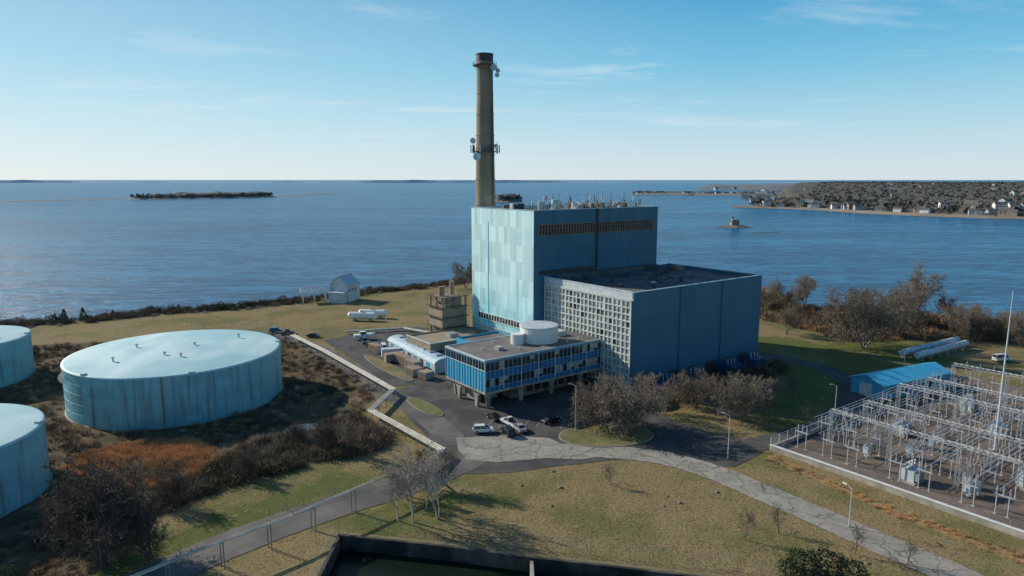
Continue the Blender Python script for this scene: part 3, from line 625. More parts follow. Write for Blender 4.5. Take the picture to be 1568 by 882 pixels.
# ------------------------------------------------------------------ substation
YP=(53,133.5)
def yard(a,b): return loc2w(a,b,YP)
def substation():
    sheet('substation_yard',[yard(.5,-.5),yard(92,-.5),yard(92,-75),yard(.5,-75)],.04,mGravel)
    w=MB(); w.box(0,.45,-75,0,0,1.1,mConcW); w.box(-.1,.55,-75,0.0,1.1,1.22,mWhite); w.box(.45,40,-.4,0,0,.9,mConcW); w.obj('concrete_perimeter_wall',None,(YP[0],YP[1],0),AX)
    f=MB()
    for i in range(26): f.cyl((.2,-i*3,1.2),(.2,-i*3,2.6),.03,.03,4,mSteel)
    for z in (1.5,1.9,2.3,2.6): f.cyl((.2,0,z),(.2,-75,z),.012,None,3,mSteel)
    for i in range(30): f.cyl((i*3,-.2,.9),(i*3,-.2,2.9),.05,.05,4,mWhite)
    for z in (1.2,1.6,2.0,2.4,2.9): f.cyl((0,-.2,z),(90,-.2,z),.025,None,3,mWhite)
    f.obj('yard_fence',None,(YP[0],YP[1],0),AX)
    rr=random.Random(21); loc=(YP[0],YP[1],0)
    mIns=mat('porcelain_insulator',(.45,.42,.40),(.30,.28,.27),3,.3); mAl=mat('aluminium_bus',(.55,.56,.57),(.42,.43,.44),2,.4,metal=.2)
    def ins(m,x,y,z,h,r=.13):
        n=max(3,int(h/.22))
        for k in range(n): m.cyl((x,y,z+k*h/n),(x,y,z+(k+.55)*h/n),r,r*.55,6,mIns,True)
    def latt(m,x,y,z0,z1,w=.35):
        for sx in (-w,w):
            for sy in (-w,w): m.cyl((x+sx,y+sy,z0),(x+sx*.7,y+sy*.7,z1),.05,.04,4,mAl,False)
        n=int((z1-z0)/1.1)
        for k in range(n):
            a=z0+(z1-z0)*k/n;c=z0+(z1-z0)*(k+1)/n
            m.cyl((x-w,y-w,a),(x+w,y-w,c),.03,None,3,mAl,False);m.cyl((x+w,y+w,a),(x-w,y+w,c),.03,None,3,mAl,False);m.cyl((x-w,y+w,a),(x-w,y-w,c),.03,None,3,mAl,False);m.cyl((x+w,y-w,a),(x+w,y+w,c),.03,None,3,mAl,False)
    def beam(m,p,q,w=.3):
        p=Vector(p);q=Vector(q);d=(q-p);L=d.length;d.normalize();s=Vector((-d.y,d.x,0))*w;u=Vector((0,0,w))
        for o in (s+u,s-u,-s+u,-s-u): m.cyl(p+o,q+o,.045,None,4,mAl,False)
        n=int(L/1.2)
        for k in range(n):
            a=p+(q-p)*k/n;b=p+(q-p)*(k+1)/n; m.cyl(a+s+u,b+s-u,.028,None,3,mAl,False);m.cyl(a-s-u,b-s+u,.028,None,3,mAl,False);m.cyl(a+s+u,b-s+u,.028,None,3,mAl,False)
    for gx in (12,27,42,57,72):
        m=MB()
        hh=6.6 if gx%2 else 7.8
        ys=[-6,-18,-30,-42,-54]
        for y in ys: latt(m,gx,y,0,hh)
        for a,b in zip(ys[:-1],ys[1:]):
            beam(m,(gx,a,hh),(gx,b,hh))
            for t in (.25,.5,.75):
                y=a+(b-a)*t; ins(m,gx,y,hh-1.6,1.3,.14); ins(m,gx,y,hh+.3,1.2,.12)
        m.obj('steel_gantry',None,loc,AX)
    m=MB()
    for y in (-3.5,-9,-14,-22,-27,-34,-39,-46,-51,-58):
        for k in (0,1,2):
            yy=y+k*.95-.95; x0=rr.choice([4,8,12]);x1=rr.choice([60,74,80]); m.cyl((x0,yy,5.2),(x1,yy,5.2),.07,None,6,mAl)
        for x in range(6,80,9):
            m.cyl((x,y-.9,0),(x,y-.9,3.4),.1,.1,5,mAl); m.cyl((x,y+.9,0),(x,y+.9,3.4),.1,.1,5,mAl); m.box(x-.12,x+.12,y-1.3,y+1.3,3.4,3.6,mAl)
            for k in (-.95,0,.95): ins(m,x,y+k,3.6,1.5,.15)
            m.box(x-.35,x+.35,y-1.2,y-.6,0,.12,mConcW);m.box(x-.35,x+.35,y+.6,y+1.2,0,.12,mConcW)
    m.obj('bus_bar_supports',None,loc,AX)
    m=MB()
    for y in range(-6,-60,-8):
        for x in (16,20,34,50,64):
            if rr.random()<.25: continue
            for k in (-1.1,0,1.1):
                m.cyl((x,y+k,0),(x,y+k,2.2),.09,.09,5,mAl); m.cyl((x-.9,y+k,2.3),(x+.9,y+k,2.3),.08,None,5,mAl); ins(m,x-.8,y+k,2.35,1.5);ins(m,x+.8,y+k,2.35,1.5); m.cyl((x-.8,y+k,3.9),(x+.9,y+k,rr.choice([3.95,5.3])),.05,None,4,mAl)
    m.obj('disconnect_switches',None,loc,AX)
    for (x,y) in ((31,-12),(47,-25),(22,-38),(61,-14),(38,-48),(8,-24)):
        t=MB(); t.box(-1.6,1.6,-1.1,1.1,.4,2.5,mPale); t.box(-2.0,2.0,-1.5,1.5,0,.4,mConcW)
        for i in range(6): t.box(-1.5+i*.5,-1.25+i*.5,1.1,1.7,.7,2.2,mSteel);t.box(-1.5+i*.5,-1.25+i*.5,-1.7,-1.1,.7,2.2,mSteel)
        for k in (-1.1,0,1.1):
            for z in range(6): t.cyl((k,0,2.5+z*.25),(k,0,2.64+z*.25),.2,.1,8,mIns)
        t.cyl((-1.6,.7,3.1),(1.6,.7,3.1),.3,.3,10,mPale);t.box(-.1,.1,.6,.8,2.5,2.9,mPale)
        p=yard(x,y); t.obj('yard_transformer',None,(p[0],p[1],.04),AX)
    for i in range(14):
        x,y=rr.uniform(8,70),rr.uniform(-56,-4);p=yard(x,y);t=MB()
        for k in (-.5,.5): t.box(k-.06,k+.06,-.3,.3,0,.9,mAl)
        t.box(-.8,.8,-.5,.5,.9,2.4,mPale); t.box(-.85,.85,-.55,.55,2.4,2.5,mSteel); 
        for k in (-.6,-.2,.2,.6): t.cyl((k,0,2.5),(k+.0,rr.uniform(-.3,.3),3.9),.1,.06,6,mIns)
        t.obj('circuit_breaker',None,(p[0],p[1],.04),AX)
    t=MB(); t.cyl((0,0,0),(0,0,33.3),.3,.07,8,mPale); t.box(-.6,.6,-.6,.6,0,.3,mConcW)
    for z in (6,12,18): t.cyl((-.5,0,z),(.5,0,z),.06,.06,5,mSteel)
    t.obj('lightning_mast',None,(99,133,0),0)
    for (x,y,h) in ((28,-24,15),(60,-40,16),(14,-50,13)):
        p=yard(x,y);t=MB(); t.cyl((0,0,0),(0,0,h),.15,.05,7,mSteel); t.box(-.4,.4,-.4,.4,0,.25,mConcW); t.cyl((0,0,h),(0,0,h+1.2),.03,.02,4,mSteel); t.obj('lightning_mast',None,(p[0],p[1],0),0)
substation()
# ------------------------------------------------------------------ lamps
def lamp(x,y,h,rot):
    m=MB(); m.cyl((0,0,0),(0,0,h),.10,.06,7,mPale); m.cyl((0,0,0),(0,0,.35),.2,.2,8,mConcW)
    m.cyl((0,0,h-.1),(1.0,0,h+.25),.05,.05,5,mPale); m.add([(.9,-.16,h+.2),(1.75,-.12,h+.28),(1.75,.12,h+.28),(.9,.16,h+.2),(.9,-.1,h+.42),(1.7,-.06,h+.4),(1.7,.06,h+.4),(.9,.1,h+.42)],[(0,3,2,1),(4,5,6,7),(0,1,5,4),(1,2,6,5),(2,3,7,6),(3,0,4,7)],mSteel)
    m.obj('street_lamp',None,(x,y,.05),rot)
for a in ((14,144,10.5,3),(43,129,9,2.6),(74,150,8.6,3.2),(54,102,6.5,2),(109,184,7.5,3),(-58,218,6,1),(-29,181,6.3,1),(-54,222,6,4),(-43,230,7,2)): lamp(*a)
# ------------------------------------------------------------------ vehicles
def paint(name,c): return mat(name,c,tuple(v*.93 for v in c),1,.25,spec=.6)
pW=paint('car_paint_white',(.72,.73,.74));pB=paint('car_paint_black',(.015,.015,.018));pS=paint('car_paint_silver',(.35,.37,.4));pBl=paint('car_paint_blue',(.03,.12,.3));pG=paint('car_paint_grey',(.09,.095,.1))
def car(x,y,rot,p,kind='suv',name='parked_car',z=.1):
    m=MB(); 
    if kind=='pickup': prof=[(-2.7,.45),(-2.75,.75),(-2.7,1.05),(-.55,1.05),(.95,1.1),(2.45,.98),(2.7,.75),(2.7,.42)]; cab=[(-.6,1.05),(-.5,1.8),(.35,1.84),(1.15,1.1)]
    elif kind=='sedan': prof=[(-2.3,.35),(-2.35,.7),(-2.2,.95),(-1.3,1.0),(1.0,.95),(2.1,.8),(2.3,.6),(2.3,.33)]; cab=[(-1.75,.97),(-1.0,1.4),(.2,1.42),(1.15,.93)]
    elif kind=='van': prof=[(-2.7,.4),(-2.75,.9),(-2.7,1.25),(-1,1.28),(1.5,1.25),(2.5,1.05),(2.7,.8),(2.7,.4)]; cab=[(-2.68,1.24),(-2.6,2.15),(1.0,2.2),(1.9,1.2)]
    else: prof=[(-2.25,.42),(-2.35,.75),(-2.3,1.02),(-1.3,1.08),(1.0,1.08),(2.1,.98),(2.35,.75),(2.35,.4)]; cab=[(-2.25,1.05),(-1.95,1.68),(.35,1.74),(1.25,1.06)]
    def ext(pr,w0,w1,mm):
        n=len(pr); zs=[q[1] for q in pr];lo,hi=min(zs),max(zs)
        wf=lambda z:w0+(w1-w0)*(z-lo)/(hi-lo)
        vs=[(a,-wf(b),b) for a,b in pr]+[(a,wf(b),b) for a,b in pr]
        m.add(vs,[tuple(range(n)),tuple(range(n,2*n))]+[(i,(i+1)%n,n+(i+1)%n,n+i) for i in range(n)],mm)
    ext(prof,.9,.86,p); ext(cab,.8,.66,mGlassD)
    rx0=cab[1][0]+.05;rx1=cab[2][0]-.02;zt=max(cab[1][1],cab[2][1]); m.box(rx0,rx1,-.66,.66,zt-.05,zt+.04,p)
    for s in (-1,1):
        for (a,b) in ((cab[0],cab[1]),(cab[3],cab[2])): m.cyl((a[0],s*.82,a[1]),(b[0],s*.68,b[1]),.06,.05,5,p)
        m.cyl(((cab[0][0]+cab[3][0])/2,s*.82,1.05),((rx0+rx1)/2,s*.69,zt),.05,.05,5,p)
        for wx in (-1.4,1.45): m.cyl((wx,s*.68,.35),(wx,s*.93,.35),.36,.36,16,mRubber); m.cyl((wx,s*.93,.35),(wx,s*.945,.35),.2,.2,10,mSteel)
        m.box(2.28,2.39 if kind!='pickup' else 2.72,s*.72-.16,s*.72+.16,.7,.84,mWhite); m.box(prof[1][0]-.03,prof[1][0]+.1,s*.75-.12,s*.75+.12,.75,.95,mLampR)
        m.box(.85,1.05,s*.95-.08,s*.95+.08,1.1,1.24,p)
    if kind=='pickup': m.box(-2.55,-.7,-.75,.75,1.052,1.07,mDark)
    m.box(-2.2,2.2,-.75,.75,.25,.45,mDark); m.obj(name,None,(x,y,z),rot)
car(-6.3,143.2,.1,pW,'suv');car(-.9,142,2.0,pB,'suv');car(-.6,148.0,2.2,pW,'pickup',name='pickup_truck');car(-4.2,151.5,2.1,pB,'sedan');car(1.6,144.6,2.0,pS,'sedan')
car(9,149.5,.6,pB,'sedan');car(-86,243,.3,pBl,'suv');car(-70,235,-.1,pB,'sedan');car(-81,240,.4,pG,'pickup',name='pickup_truck')
for (x,y,r,p,k) in ((-48,222,1.9,pB,'suv'),(-45,220,1.9,pS,'sedan'),(-42,217,1.9,pW,'van'),(-50,226,1.9,pBl,'pickup'),(-40,226,.4,pG,'sedan'),(-37,223,.4,pB,'pickup'),(150,203,.2,pW,'van'),(-24,204,1.2,pW,'suv')): car(x,y,r,p,k)
m=MB()
m.add([(-3,-1.1,.8),(2,-1.1,.8),(3.8,0,1.2),(2,1.1,.8),(-3,1.1,.8),(-3,-1.25,1.8),(2,-1.25,1.9),(4.3,0,2.1),(2,1.25,1.9),(-3,1.25,1.8)],[(0,4,3,2,1),(0,1,6,5),(1,2,7,6),(2,3,8,7),(3,4,9,8),(4,0,5,9),(5,6,7,8,9)],pW)
m.box(-.8,1.2,-.8,.8,1.9,2.7,mGlassD);m.box(-1,1,-.85,.85,2.7,2.8,pW)
for s in (-1,1): m.cyl((-.5,s*1.0,.35),(-.5,s*1.2,.35),.35,.35,12,mRubber)
m.cyl((-3,0,.55),(5,0,.5),.08,.08,5,mSteel); m.obj('boat_on_trailer',None,(-52,232,.06),.3)
# ------------------------------------------------------------------ vegetation
def segs_mesh(name,S,mt,k=3):
    S=np.array(S,float); p0=S[:,0:3];p1=S[:,3:6];r0=S[:,6];r1=S[:,7]; d=p1-p0; d/=np.linalg.norm(d,axis=1)[:,None]+1e-9
    ref=np.where(np.abs(d[:,2:3])>.9,np.array([[1.,0,0]]),np.array([[0,0,1.]])); a=np.cross(d,ref); a/=np.linalg.norm(a,axis=1)[:,None]; b=np.cross(d,a)
    rings=[]
    for p,r in ((p0,r0),(p1,r1)):
        for i in range(k):
            t=2*math.pi*i/k; rings.append(p+(a*math.cos(t)+b*math.sin(t))*r[:,None])
    V=np.stack(rings,1); n=len(S); base=(np.arange(n)*2*k)[:,None]
    F=np.concatenate([base+np.array([[i,(i+1)%k,k+(i+1)%k,k+i]]) for i in range(k)],0)
    return np_mesh(name,V.reshape(-1,3),F,[mt],link=False)
def tree_mesh(name,seed,mt,H=10,ks=(8,6,5,5),spread=.95,up=.1,clear=.22,tw=.028,multi=1,r0=.22,lean_a=.35):
    g=random.Random(seed);S=[]
    def grow(p,d,L,r,lev):
        n=4 if lev<2 else 2; pts=[p];rs=[r];q=p.copy();dd=d.copy()
        for i in range(n):
            dd=(dd+Vector((g.gauss(0,1),g.gauss(0,1),g.gauss(0,.7)))*(.09+.05*lev)+Vector((0,0,up))).normalized(); q=q+dd*L/n; pts.append(q.copy()); rs.append(max(tw*.6,r*(1-(.55)*(i+1)/n)))
        for i in range(n): S.append((*pts[i],*pts[i+1],rs[i],rs[i+1]))
        if lev>=len(ks): return
        c=ks[lev]
        for j in range(c):
            t=clear+(1-clear)*(j+.6*g.random())/c if lev==0 else .2+.8*(j+g.random())/c
            t=min(t,.99);f=t*n;i=int(f);pp=pts[i].lerp(pts[i+1],f-i); 
            ax=dd.orthogonal().normalized(); b=dd.cross(ax);ph=j*2.4+g.uniform(-.5,.5);an=g.uniform(.55,1.0)*spread*(1 if lev else 1-.35*t)
            nd=(dd*math.cos(an)+(ax*math.cos(ph)+b*math.sin(ph))*math.sin(an)).normalized()
            LL=L*g.uniform(.45,.68)*(1.08-.45*t if lev==0 else 1-.25*t); grow(pp,nd,LL,max(tw,rs[i]*.55),lev+1)
    for k in range(multi):
        if multi>1:
            ph=k*6.283/multi+g.uniform(-.4,.4);q=lean_a*g.uniform(.6,1.2);lean=Vector((q*math.cos(ph),q*math.sin(ph),1)).normalized()
        else: lean=Vector((g.uniform(-.08,.08),g.uniform(-.08,.08),1)).normalized()
        grow(Vector((g.uniform(-.3,.3)*(multi>1),g.uniform(-.3,.3)*(multi>1),-.2)),lean,H*.68,r0,0)
    return segs_mesh(name,S,mt)
TM=[tree_mesh('bare_tree_mesh',11,mBark,ks=(10,7,6,5)),tree_mesh('bare_tree_mesh',12,mBark,ks=(9,7,6,5),spread=1.1,clear=.15,multi=2,r0=.2),
    tree_mesh('bare_tree_mesh',13,mBarkD,ks=(10,7,5,5),spread=1.05,clear=.1,multi=3,r0=.15),
    tree_mesh('birch_mesh',14,mBirch,ks=(10,5,5,4),spread=.8,clear=.3,r0=.17,tw=.024),tree_mesh('birch_mesh',15,mBirch,ks=(9,5,5,4),spread=.85,clear=.3,multi=2,r0=.14,tw=.024),
    tree_mesh('small_tree_mesh',16,mBarkD,ks=(9,6,5),spread=1.15,clear=.2,r0=.16,tw=.035),
    tree_mesh('broad_tree_mesh',17,mBark,ks=(9,7,6,4),spread=1.05,clear=.12,multi=5,r0=.17,lean_a=.62,up=.05,tw=.03)]
def tree(kind,x,y,h,name='bare_tree',rot=None,wide=1.0):
    o=bpy.data.objects.new(name,TM[kind]);COL.objects.link(o);o.location=(x,y,hz(x,y));s=h/10;o.scale=(s*wide,s*wide,s);o.rotation_euler=(0,0,R.uniform(0,6.28) if rot is None else rot)
for a in ((6,26,145,15,'bare_tree',1,1.15),(6,20,147,12,'bare_tree',2.5,1.0),(6,53,151,13.5,'bare_tree',.3,.9),(6,44.5,160,11.5,'bare_tree',2,.9),(1,36,155,9,'bare_tree',1,1.1),(5,60,153,8),(6,116,220,25,'bare_tree',0,.85),(0,159,263,23,'bare_tree',1,1.1),(1,126,290,17),(1,99,240,12),(6,170,224,15,'bare_tree',1,.8),(6,158,232,15,'bare_tree',3,.8),(6,136,236,17,'bare_tree',2,.8),(6,148,252,19,'bare_tree',4,.8),
          (2,-59,90,16.5,'bare_tree',.5,1.15),(2,-64,94,13),(2,-53,93,9),(2,-70,101,9),(3,-16,103.5,13.5,'birch_tree',0,.9),(4,-12.3,104.5,13,'birch_tree',1,.9),(3,-18.5,104,11.5,'birch_tree',2,.9),(3,-14.5,108,10,'birch_tree',4,.9),(1,-14,116,9,'bare_tree',3),(1,-18,111,7),
          (5,18,117,4.6,'small_tree',1,1.1),(5,36,98,6.3,'small_tree'),(5,42,100,5.3,'small_tree'),(5,51,94,5.6,'small_tree'),(5,66,146,5.5,'small_tree'),(1,-24,346,16),(1,-19,352,13),
          (0,-33,131,8.5),(2,-38,133,7),(2,-57,108,7),(2,-46,140,5),(5,-97,138,5,'small_tree'),(5,57,91,4.5,'small_tree'),(1,62,161,9),(5,72,168,6,'small_tree'),(2,-72,110,8),(2,-50,120,6)): tree(*a)
rr=random.Random(33)
for _ in range(52):
    x=rr.uniform(105,300);y=rr.uniform(205,310)
    if sdist(np.array([[x,y]]),rbrush)[0]>2 : tree(rr.choice([0,1,1,2]),x,y,rr.uniform(7,15))
def clump_spike(seed,n=46,w=.08,tilt=.5):
    g=np.random.default_rng(seed); V=[]
    for i in range(n):
        b=np.array([g.normal(0,.28),g.normal(0,.28),-.1]); d=np.array([g.normal(0,tilt),g.normal(0,tilt),1.0]);d/=np.linalg.norm(d);L=g.uniform(.45,1.05); s=np.array([g.normal(),g.normal(),0]);s/=np.linalg.norm(s)
        t=b+d*L; V+= [b-s*w/2,b+s*w/2,t]
        m=b+d*L*.5;e=m+np.array([g.normal(0,.3),g.normal(0,.3),.25]);V+=[m-s*w*.3,m+s*w*.3,e]
    return np.array(V)
def clump_leaf(seed,n=110,q=.11,shape='ball'):
    g=np.random.default_rng(seed);V=[]
    for i in range(n):
        d=g.normal(size=3);d/=np.linalg.norm(d);r=g.uniform(.45,1)**.5
        if shape=='cone':
            z=g.uniform(0,1);rad=(1-z)*.42*g.uniform(.5,1.05)+.02;a=g.uniform(0,6.28);c=np.array([rad*math.cos(a),rad*math.sin(a),z])
        else:
            c=d*r*np.array([.6,.6,.42])*(1+.25*math.sin(d[0]*5+seed)*math.cos(d[1]*6))+np.array([0,0,.45])
        u=g.normal(size=3);u/=np.linalg.norm(u);v=np.cross(u,g.normal(size=3));v/=np.linalg.norm(v); V+=[c-u*q,c+u*q*.8+v*q*.3,c+v*q*1.3]
    return np.array(V)
SP=[clump_spike(i) for i in range(5)];SPR=[clump_spike(20+i,60,.055,.22) for i in range(4)];LF=[clump_leaf(40+i) for i in range(4)];LFC=[clump_leaf(60+i,600,.045,'cone') for i in range(3)];LFD=[clump_leaf(80+i,900,.05) for i in range(2)]
BT=[]
for i in range(3):
    g=np.random.default_rng(90+i);V=[]
    for j in range(90):
        d=g.normal(size=3);d[2]=abs(d[2]);d/=np.linalg.norm(d);r=g.uniform(.25,.8);c=d*r*np.array([.75,.75,.8]);e=c+d*.28+g.normal(size=3)*.1;s=np.cross(d,g.normal(size=3));s/=np.linalg.norm(s);V+=[c-s*.025,c+s*.025,e]
    BT.append(np.array(V))
def scatter(name,bases,P,S,mt,zs=None,seed=0,zf=1.0):
    g=np.random.default_rng(seed);P=np.asarray(P,float);n=len(P);z=height(P) if zs is None else zs; out=[];which=g.integers(0,len(bases),n);ang=g.uniform(0,6.283,n)
    for k,b in enumerate(bases):
        I=np.where(which==k)[0]
        if not len(I): continue
        c,s=np.cos(ang[I])[:,None],np.sin(ang[I])[:,None];sc_=np.asarray(S)[I][:,None]
        x=(b[None,:,0]*c-b[None,:,1]*s)*sc_+P[I,0:1];y=(b[None,:,0]*s+b[None,:,1]*c)*sc_+P[I,1:2];zz=b[None,:,2]*sc_*zf+z[I][:,None]
        out.append(np.stack([x,y,zz],-1).reshape(-1,3))
    V=np.concatenate(out);F=np.arange(len(V)).reshape(-1,3); return np_mesh(name,V,F,[mt])
def rand_in(poly,n,seed,inner=0,avoid=[]):
    g=np.random.default_rng(seed);a=np.array(poly,float);lo,hi=a.min(0),a.max(0);P=g.uniform(lo,hi,(n,2));P=P[sdist(P,poly)>inner]
    for (x,y,r) in avoid: P=P[np.hypot(P[:,0]-x,P[:,1]-y)>r]
    return P
TK=[(-87.2,173,26.7),(-103,113,19),(-157,186,19.5),(-48.5,149,5)]
vb=[(-200,212),(-150,224),(-83,237),(-69,221),(-49,193),(-35,173),(-36,153),(-27,142),(-27,134),(-39,126),(-51,117),(-58,108),(-56,94),(-61,86),(-66,78),(-100,80),(-150,140)]
P=rand_in(vb,5000,1,0,TK); scatter('brush_thicket',SP+BT,P,NR.uniform(.7,2.2,len(P)),mTwigBrown,seed=1)
P=rand_in([(-57,134),(-45,150),(-36,153),(-27,142),(-27,134),(-39,126),(-51,117),(-62,104)],1100,2,0,TK); scatter('brush_thicket',BT+SP,P,NR.uniform(1.6,3.4,len(P)),mTwigBrown,seed=2)
P=rand_in(reed,1900,3); scatter('orange_reeds',SPR,P,NR.uniform(.8,1.7,len(P)),mReed,seed=3)
P=rand_in(vb,1700,4,0,TK); P=P[vnoise(P,30,9)>-.05]; scatter('orange_reeds',SPR,P,NR.uniform(.7,1.6,len(P)),mReed,seed=4)
P=rand_in(pale,1300,5,0,TK); scatter('pale_reeds',SPR,P,NR.uniform(1.0,2.3,len(P)),mReedP,seed=5)
P=rand_in(vb,700,19,0,TK); scatter('pale_reeds',SPR,P,NR.uniform(.7,1.6,len(P)),mReedP,seed=19)
P=rand_in(wallstrip,1700,6); scatter('dry_grass_strip',SPR,P,NR.uniform(.4,.9,len(P)),mReed,seed=6)
rb2=[(126,338),(127,293),(147,289),(203,261),(251,249),(330,225),(330,190),(198,198),(175,225),(140,232),(115,227),(108,247),(98,268),(100,330)]
P=rand_in(rb2,4200,7); scatter('shore_thicket',BT+SP,P,NR.uniform(1.5,4.2,len(P)),mTwigBrown,seed=7)
P=rand_in(rb2,900,8); scatter('shore_reeds',SPR,P,NR.uniform(1.5,3,len(P)),mReed,seed=8)
def along(poly,n,lo,hi,seed,xr):
    g=np.random.default_rng(seed);a=np.array(poly,float);out=[]
    seg=[(a[i],a[i+1]) for i in range(len(a)-1) if xr[0]<=min(a[i][0],a[i+1][0]) and max(a[i][0],a[i+1][0])<=xr[1]];Ls=np.array([np.linalg.norm(q-p) for p,q in seg]);
    for k in g.choice(len(seg),n,p=Ls/Ls.sum()):
        p,q=seg[k];t=(q-p)/Ls[k];nn=np.array([t[1],-t[0]]);out.append(p+(q-p)*g.random()+nn*g.uniform(lo,hi))
    return np.array(out)
P=along(shore,1700,4,14,9,(-290,10));scatter('shoreline_brush',BT+SP,P,NR.uniform(1,3.2,len(P)),mTwigBrown,seed=9)
P=along(shore,450,6,17,20,(-290,10));scatter('shoreline_dry_grass',SPR,P,NR.uniform(.7,1.7,len(P)),mReedP,seed=21)
P=along(shore,55,5,12,10,(-290,-60));scatter('shoreline_shrubs',LF,P,NR.uniform(1.5,3.6,len(P)),mEver,seed=10)
P=along(shore,16,5,13,11,(-290,-90));scatter('cedar_trees',LFC,P,NR.uniform(2.2,5.4,len(P)),mEver,seed=11)
P=rand_in(vb,130,12,0,TK);scatter('olive_shrubs',LF,P,NR.uniform(1,2.2,len(P)),mOlive,seed=12)
scatter('evergreen_bush',LFD,[(41,88.5),(44,88),(46.5,86.5),(39,87.5)],[4.2,4.6,4,3.4],mEver,seed=13)
P=np.array([loc2w(a,b) for a,b in [(R.uniform(3,54),R.uniform(-11,-7)) for _ in range(46)]]);scatter('foundation_shrubs',LF+BT,P,NR.uniform(1.2,3.2,len(P)),mEver,seed=14)
P=np.array([loc2w(a,b) for a,b in [(R.uniform(3,54),R.uniform(-12,-7)) for _ in range(90)]]);scatter('foundation_brush',BT,P,NR.uniform(2,4.5,len(P)),mTwigBrown,seed=15)
lawn=[(-24,102),(-10,118),(0,121),(14,125),(26,128),(36,121),(44,109),(52,98),(58,86),(30,90),(0,97)]
P=rand_in(lawn,6500,16);P=P[vnoise(P,12,14)+NR.normal(0,.25,len(P))>0];scatter('lawn_tufts',[b[:36] for b in SPR],P,NR.uniform(.2,.55,len(P)),mat('dry_grass_blades',(.27,.21,.10),(.13,.14,.05),.1,.95),seed=16)
def rocks(name,P,S,seed):
    V=[];F=[];g=random.Random(seed);z=height(P)
    ico=[(0,0,1),(.9,0,.4),(.28,.85,.4),(-.72,.52,.4),(-.72,-.52,.4),(.28,-.85,.4),(.72,.52,-.4),(-.28,.85,-.4),(-.9,0,-.4),(-.28,-.85,-.4),(.72,-.52,-.4),(0,0,-1)]
    fc=[(0,1,2),(0,2,3),(0,3,4),(0,4,5),(0,5,1),(1,6,2),(2,7,3),(3,8,4),(4,9,5),(5,10,1),(2,6,7),(3,7,8),(4,8,9),(5,9,10),(1,10,6)]
    for (x,y),s,zz in zip(P,S,z):
        o=len(V)
        for v in ico: V.append((x+v[0]*s*g.uniform(.7,1.3),y+v[1]*s*g.uniform(.7,1.3),zz+v[2]*s*.6*g.uniform(.7,1.2)))
        F+=[tuple(o+i for i in f) for f in fc]
    return np_mesh(name,np.array(V),np.array(F),[mRock])
P=along(shore,1400,-3,3,17,(-290,330));rocks('shore_rocks',P,NR.uniform(.3,1.1,len(P)),1)
P=rand_in(lawn,16,18);rocks('lawn_stones',P,NR.uniform(.25,.6,len(P)),2)
# ------------------------------------------------------------------ distant land
mBeach=mat('beach_sand',(.28,.23,.17),(.20,.165,.125),.02,.95)
def landmass(name,poly,step,hillf,seed,canopy=9,beach=12,m2=mFarTree,m1=mBeach):
    a=np.array(poly,float);lo,hi=a.min(0)-step,a.max(0)+step;xs=np.arange(lo[0],hi[0],step);ys=np.arange(lo[1],hi[1],step);X,Y=np.meshgrid(xs,ys);P=np.stack([X.ravel(),Y.ravel()],1);sd=sdist(P,poly)+vnoise(P,step*9,seed)*step*.8
    g=np.random.default_rng(seed);z=-4+sst(-step,step,sd)*3.6+sst(0,60,sd)*hillf(P)+sst(beach,beach*2.2,sd)*canopy*(.55+.35*vnoise(P,70,seed+1)+g.uniform(0,.5,len(P)))
    nx,ny=len(xs),len(ys);i=np.arange(nx*ny).reshape(ny,nx);F=np.stack([i[:-1,:-1],i[:-1,1:],i[1:,1:],i[1:,:-1]],-1).reshape(-1,4);keep=(sd[F]>-step*1.6).any(1);F=F[keep]
    mi=(sd[F].mean(1)>beach*1.3).astype(int)
    return np_mesh(name,np.column_stack([P,z]),F,[m1,m2],mi)
mainland=[(455,1415),(520,1385),(585,1290),(600,1205),(646,1105),(700,1040),(753,1007),(1000,930),(1500,880),(3600,860),(4200,5200),(2600,5600),(1700,4200),(1150,3000),(800,2100),(640,1640),(520,1480)]
def hill(P): return 3+24*sst(1700,3600,P[:,1])*sst(700,1700,P[:,0])+3*sst(950,1500,P[:,1])
landmass('mainland',mainland,15,hill,1,canopy=9,beach=22,m1=mFarTree)
def beach_strip():
    p=smooth_path([(455,1415),(520,1385),(585,1290),(600,1205),(646,1105),(700,1040),(753,1007),(1000,930),(1500,880),(3600,860)],14);m=MB();g=random.Random(4);k=len(p)
    o=[q for q in offset(p,-14)];i_=[a+(b-a).normalized()*g.uniform(-5,5) for a,b in zip(offset(p,10),p)]
    vs=[(q.x,q.y,-2.6) for q in o]+[(q.x,q.y,.5) for q in p]+[(q.x,q.y,1.9) for q in i_]
    m.add(vs,[(a,a+1,k+a+1,k+a) for a in range(k-1)]+[(k+a,k+a+1,2*k+a+1,2*k+a) for a in range(k-1)],mBeach);m.obj('mainland_beach')
beach_strip()
penin=[(440,2650),(560,2560),(700,2500),(830,2430),(1000,2440),(1200,2700),(1500,3200),(1450,3400),(900,2800),(600,2740)]
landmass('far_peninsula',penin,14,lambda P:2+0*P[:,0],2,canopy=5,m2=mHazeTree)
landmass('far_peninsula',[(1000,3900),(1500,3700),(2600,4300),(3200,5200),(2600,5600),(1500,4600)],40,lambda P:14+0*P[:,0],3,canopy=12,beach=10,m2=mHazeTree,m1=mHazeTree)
mIsl=mat('hazy_island_woodland',(.105,.112,.105),(.145,.142,.128),.03,.95)  # woodland paled towards blue, distance haze tinted into the colour
isl=[(-1135,2020),(-1080,1985),(-1000,2030),(-900,2080),(-820,2180),(-770,2290),(-840,2350),(-960,2270),(-1060,2160)]
landmass('wooded_island',isl,8,lambda P:6*sst(-1130,-1000,P[:,0]),4,canopy=10,beach=14,m2=mIsl)
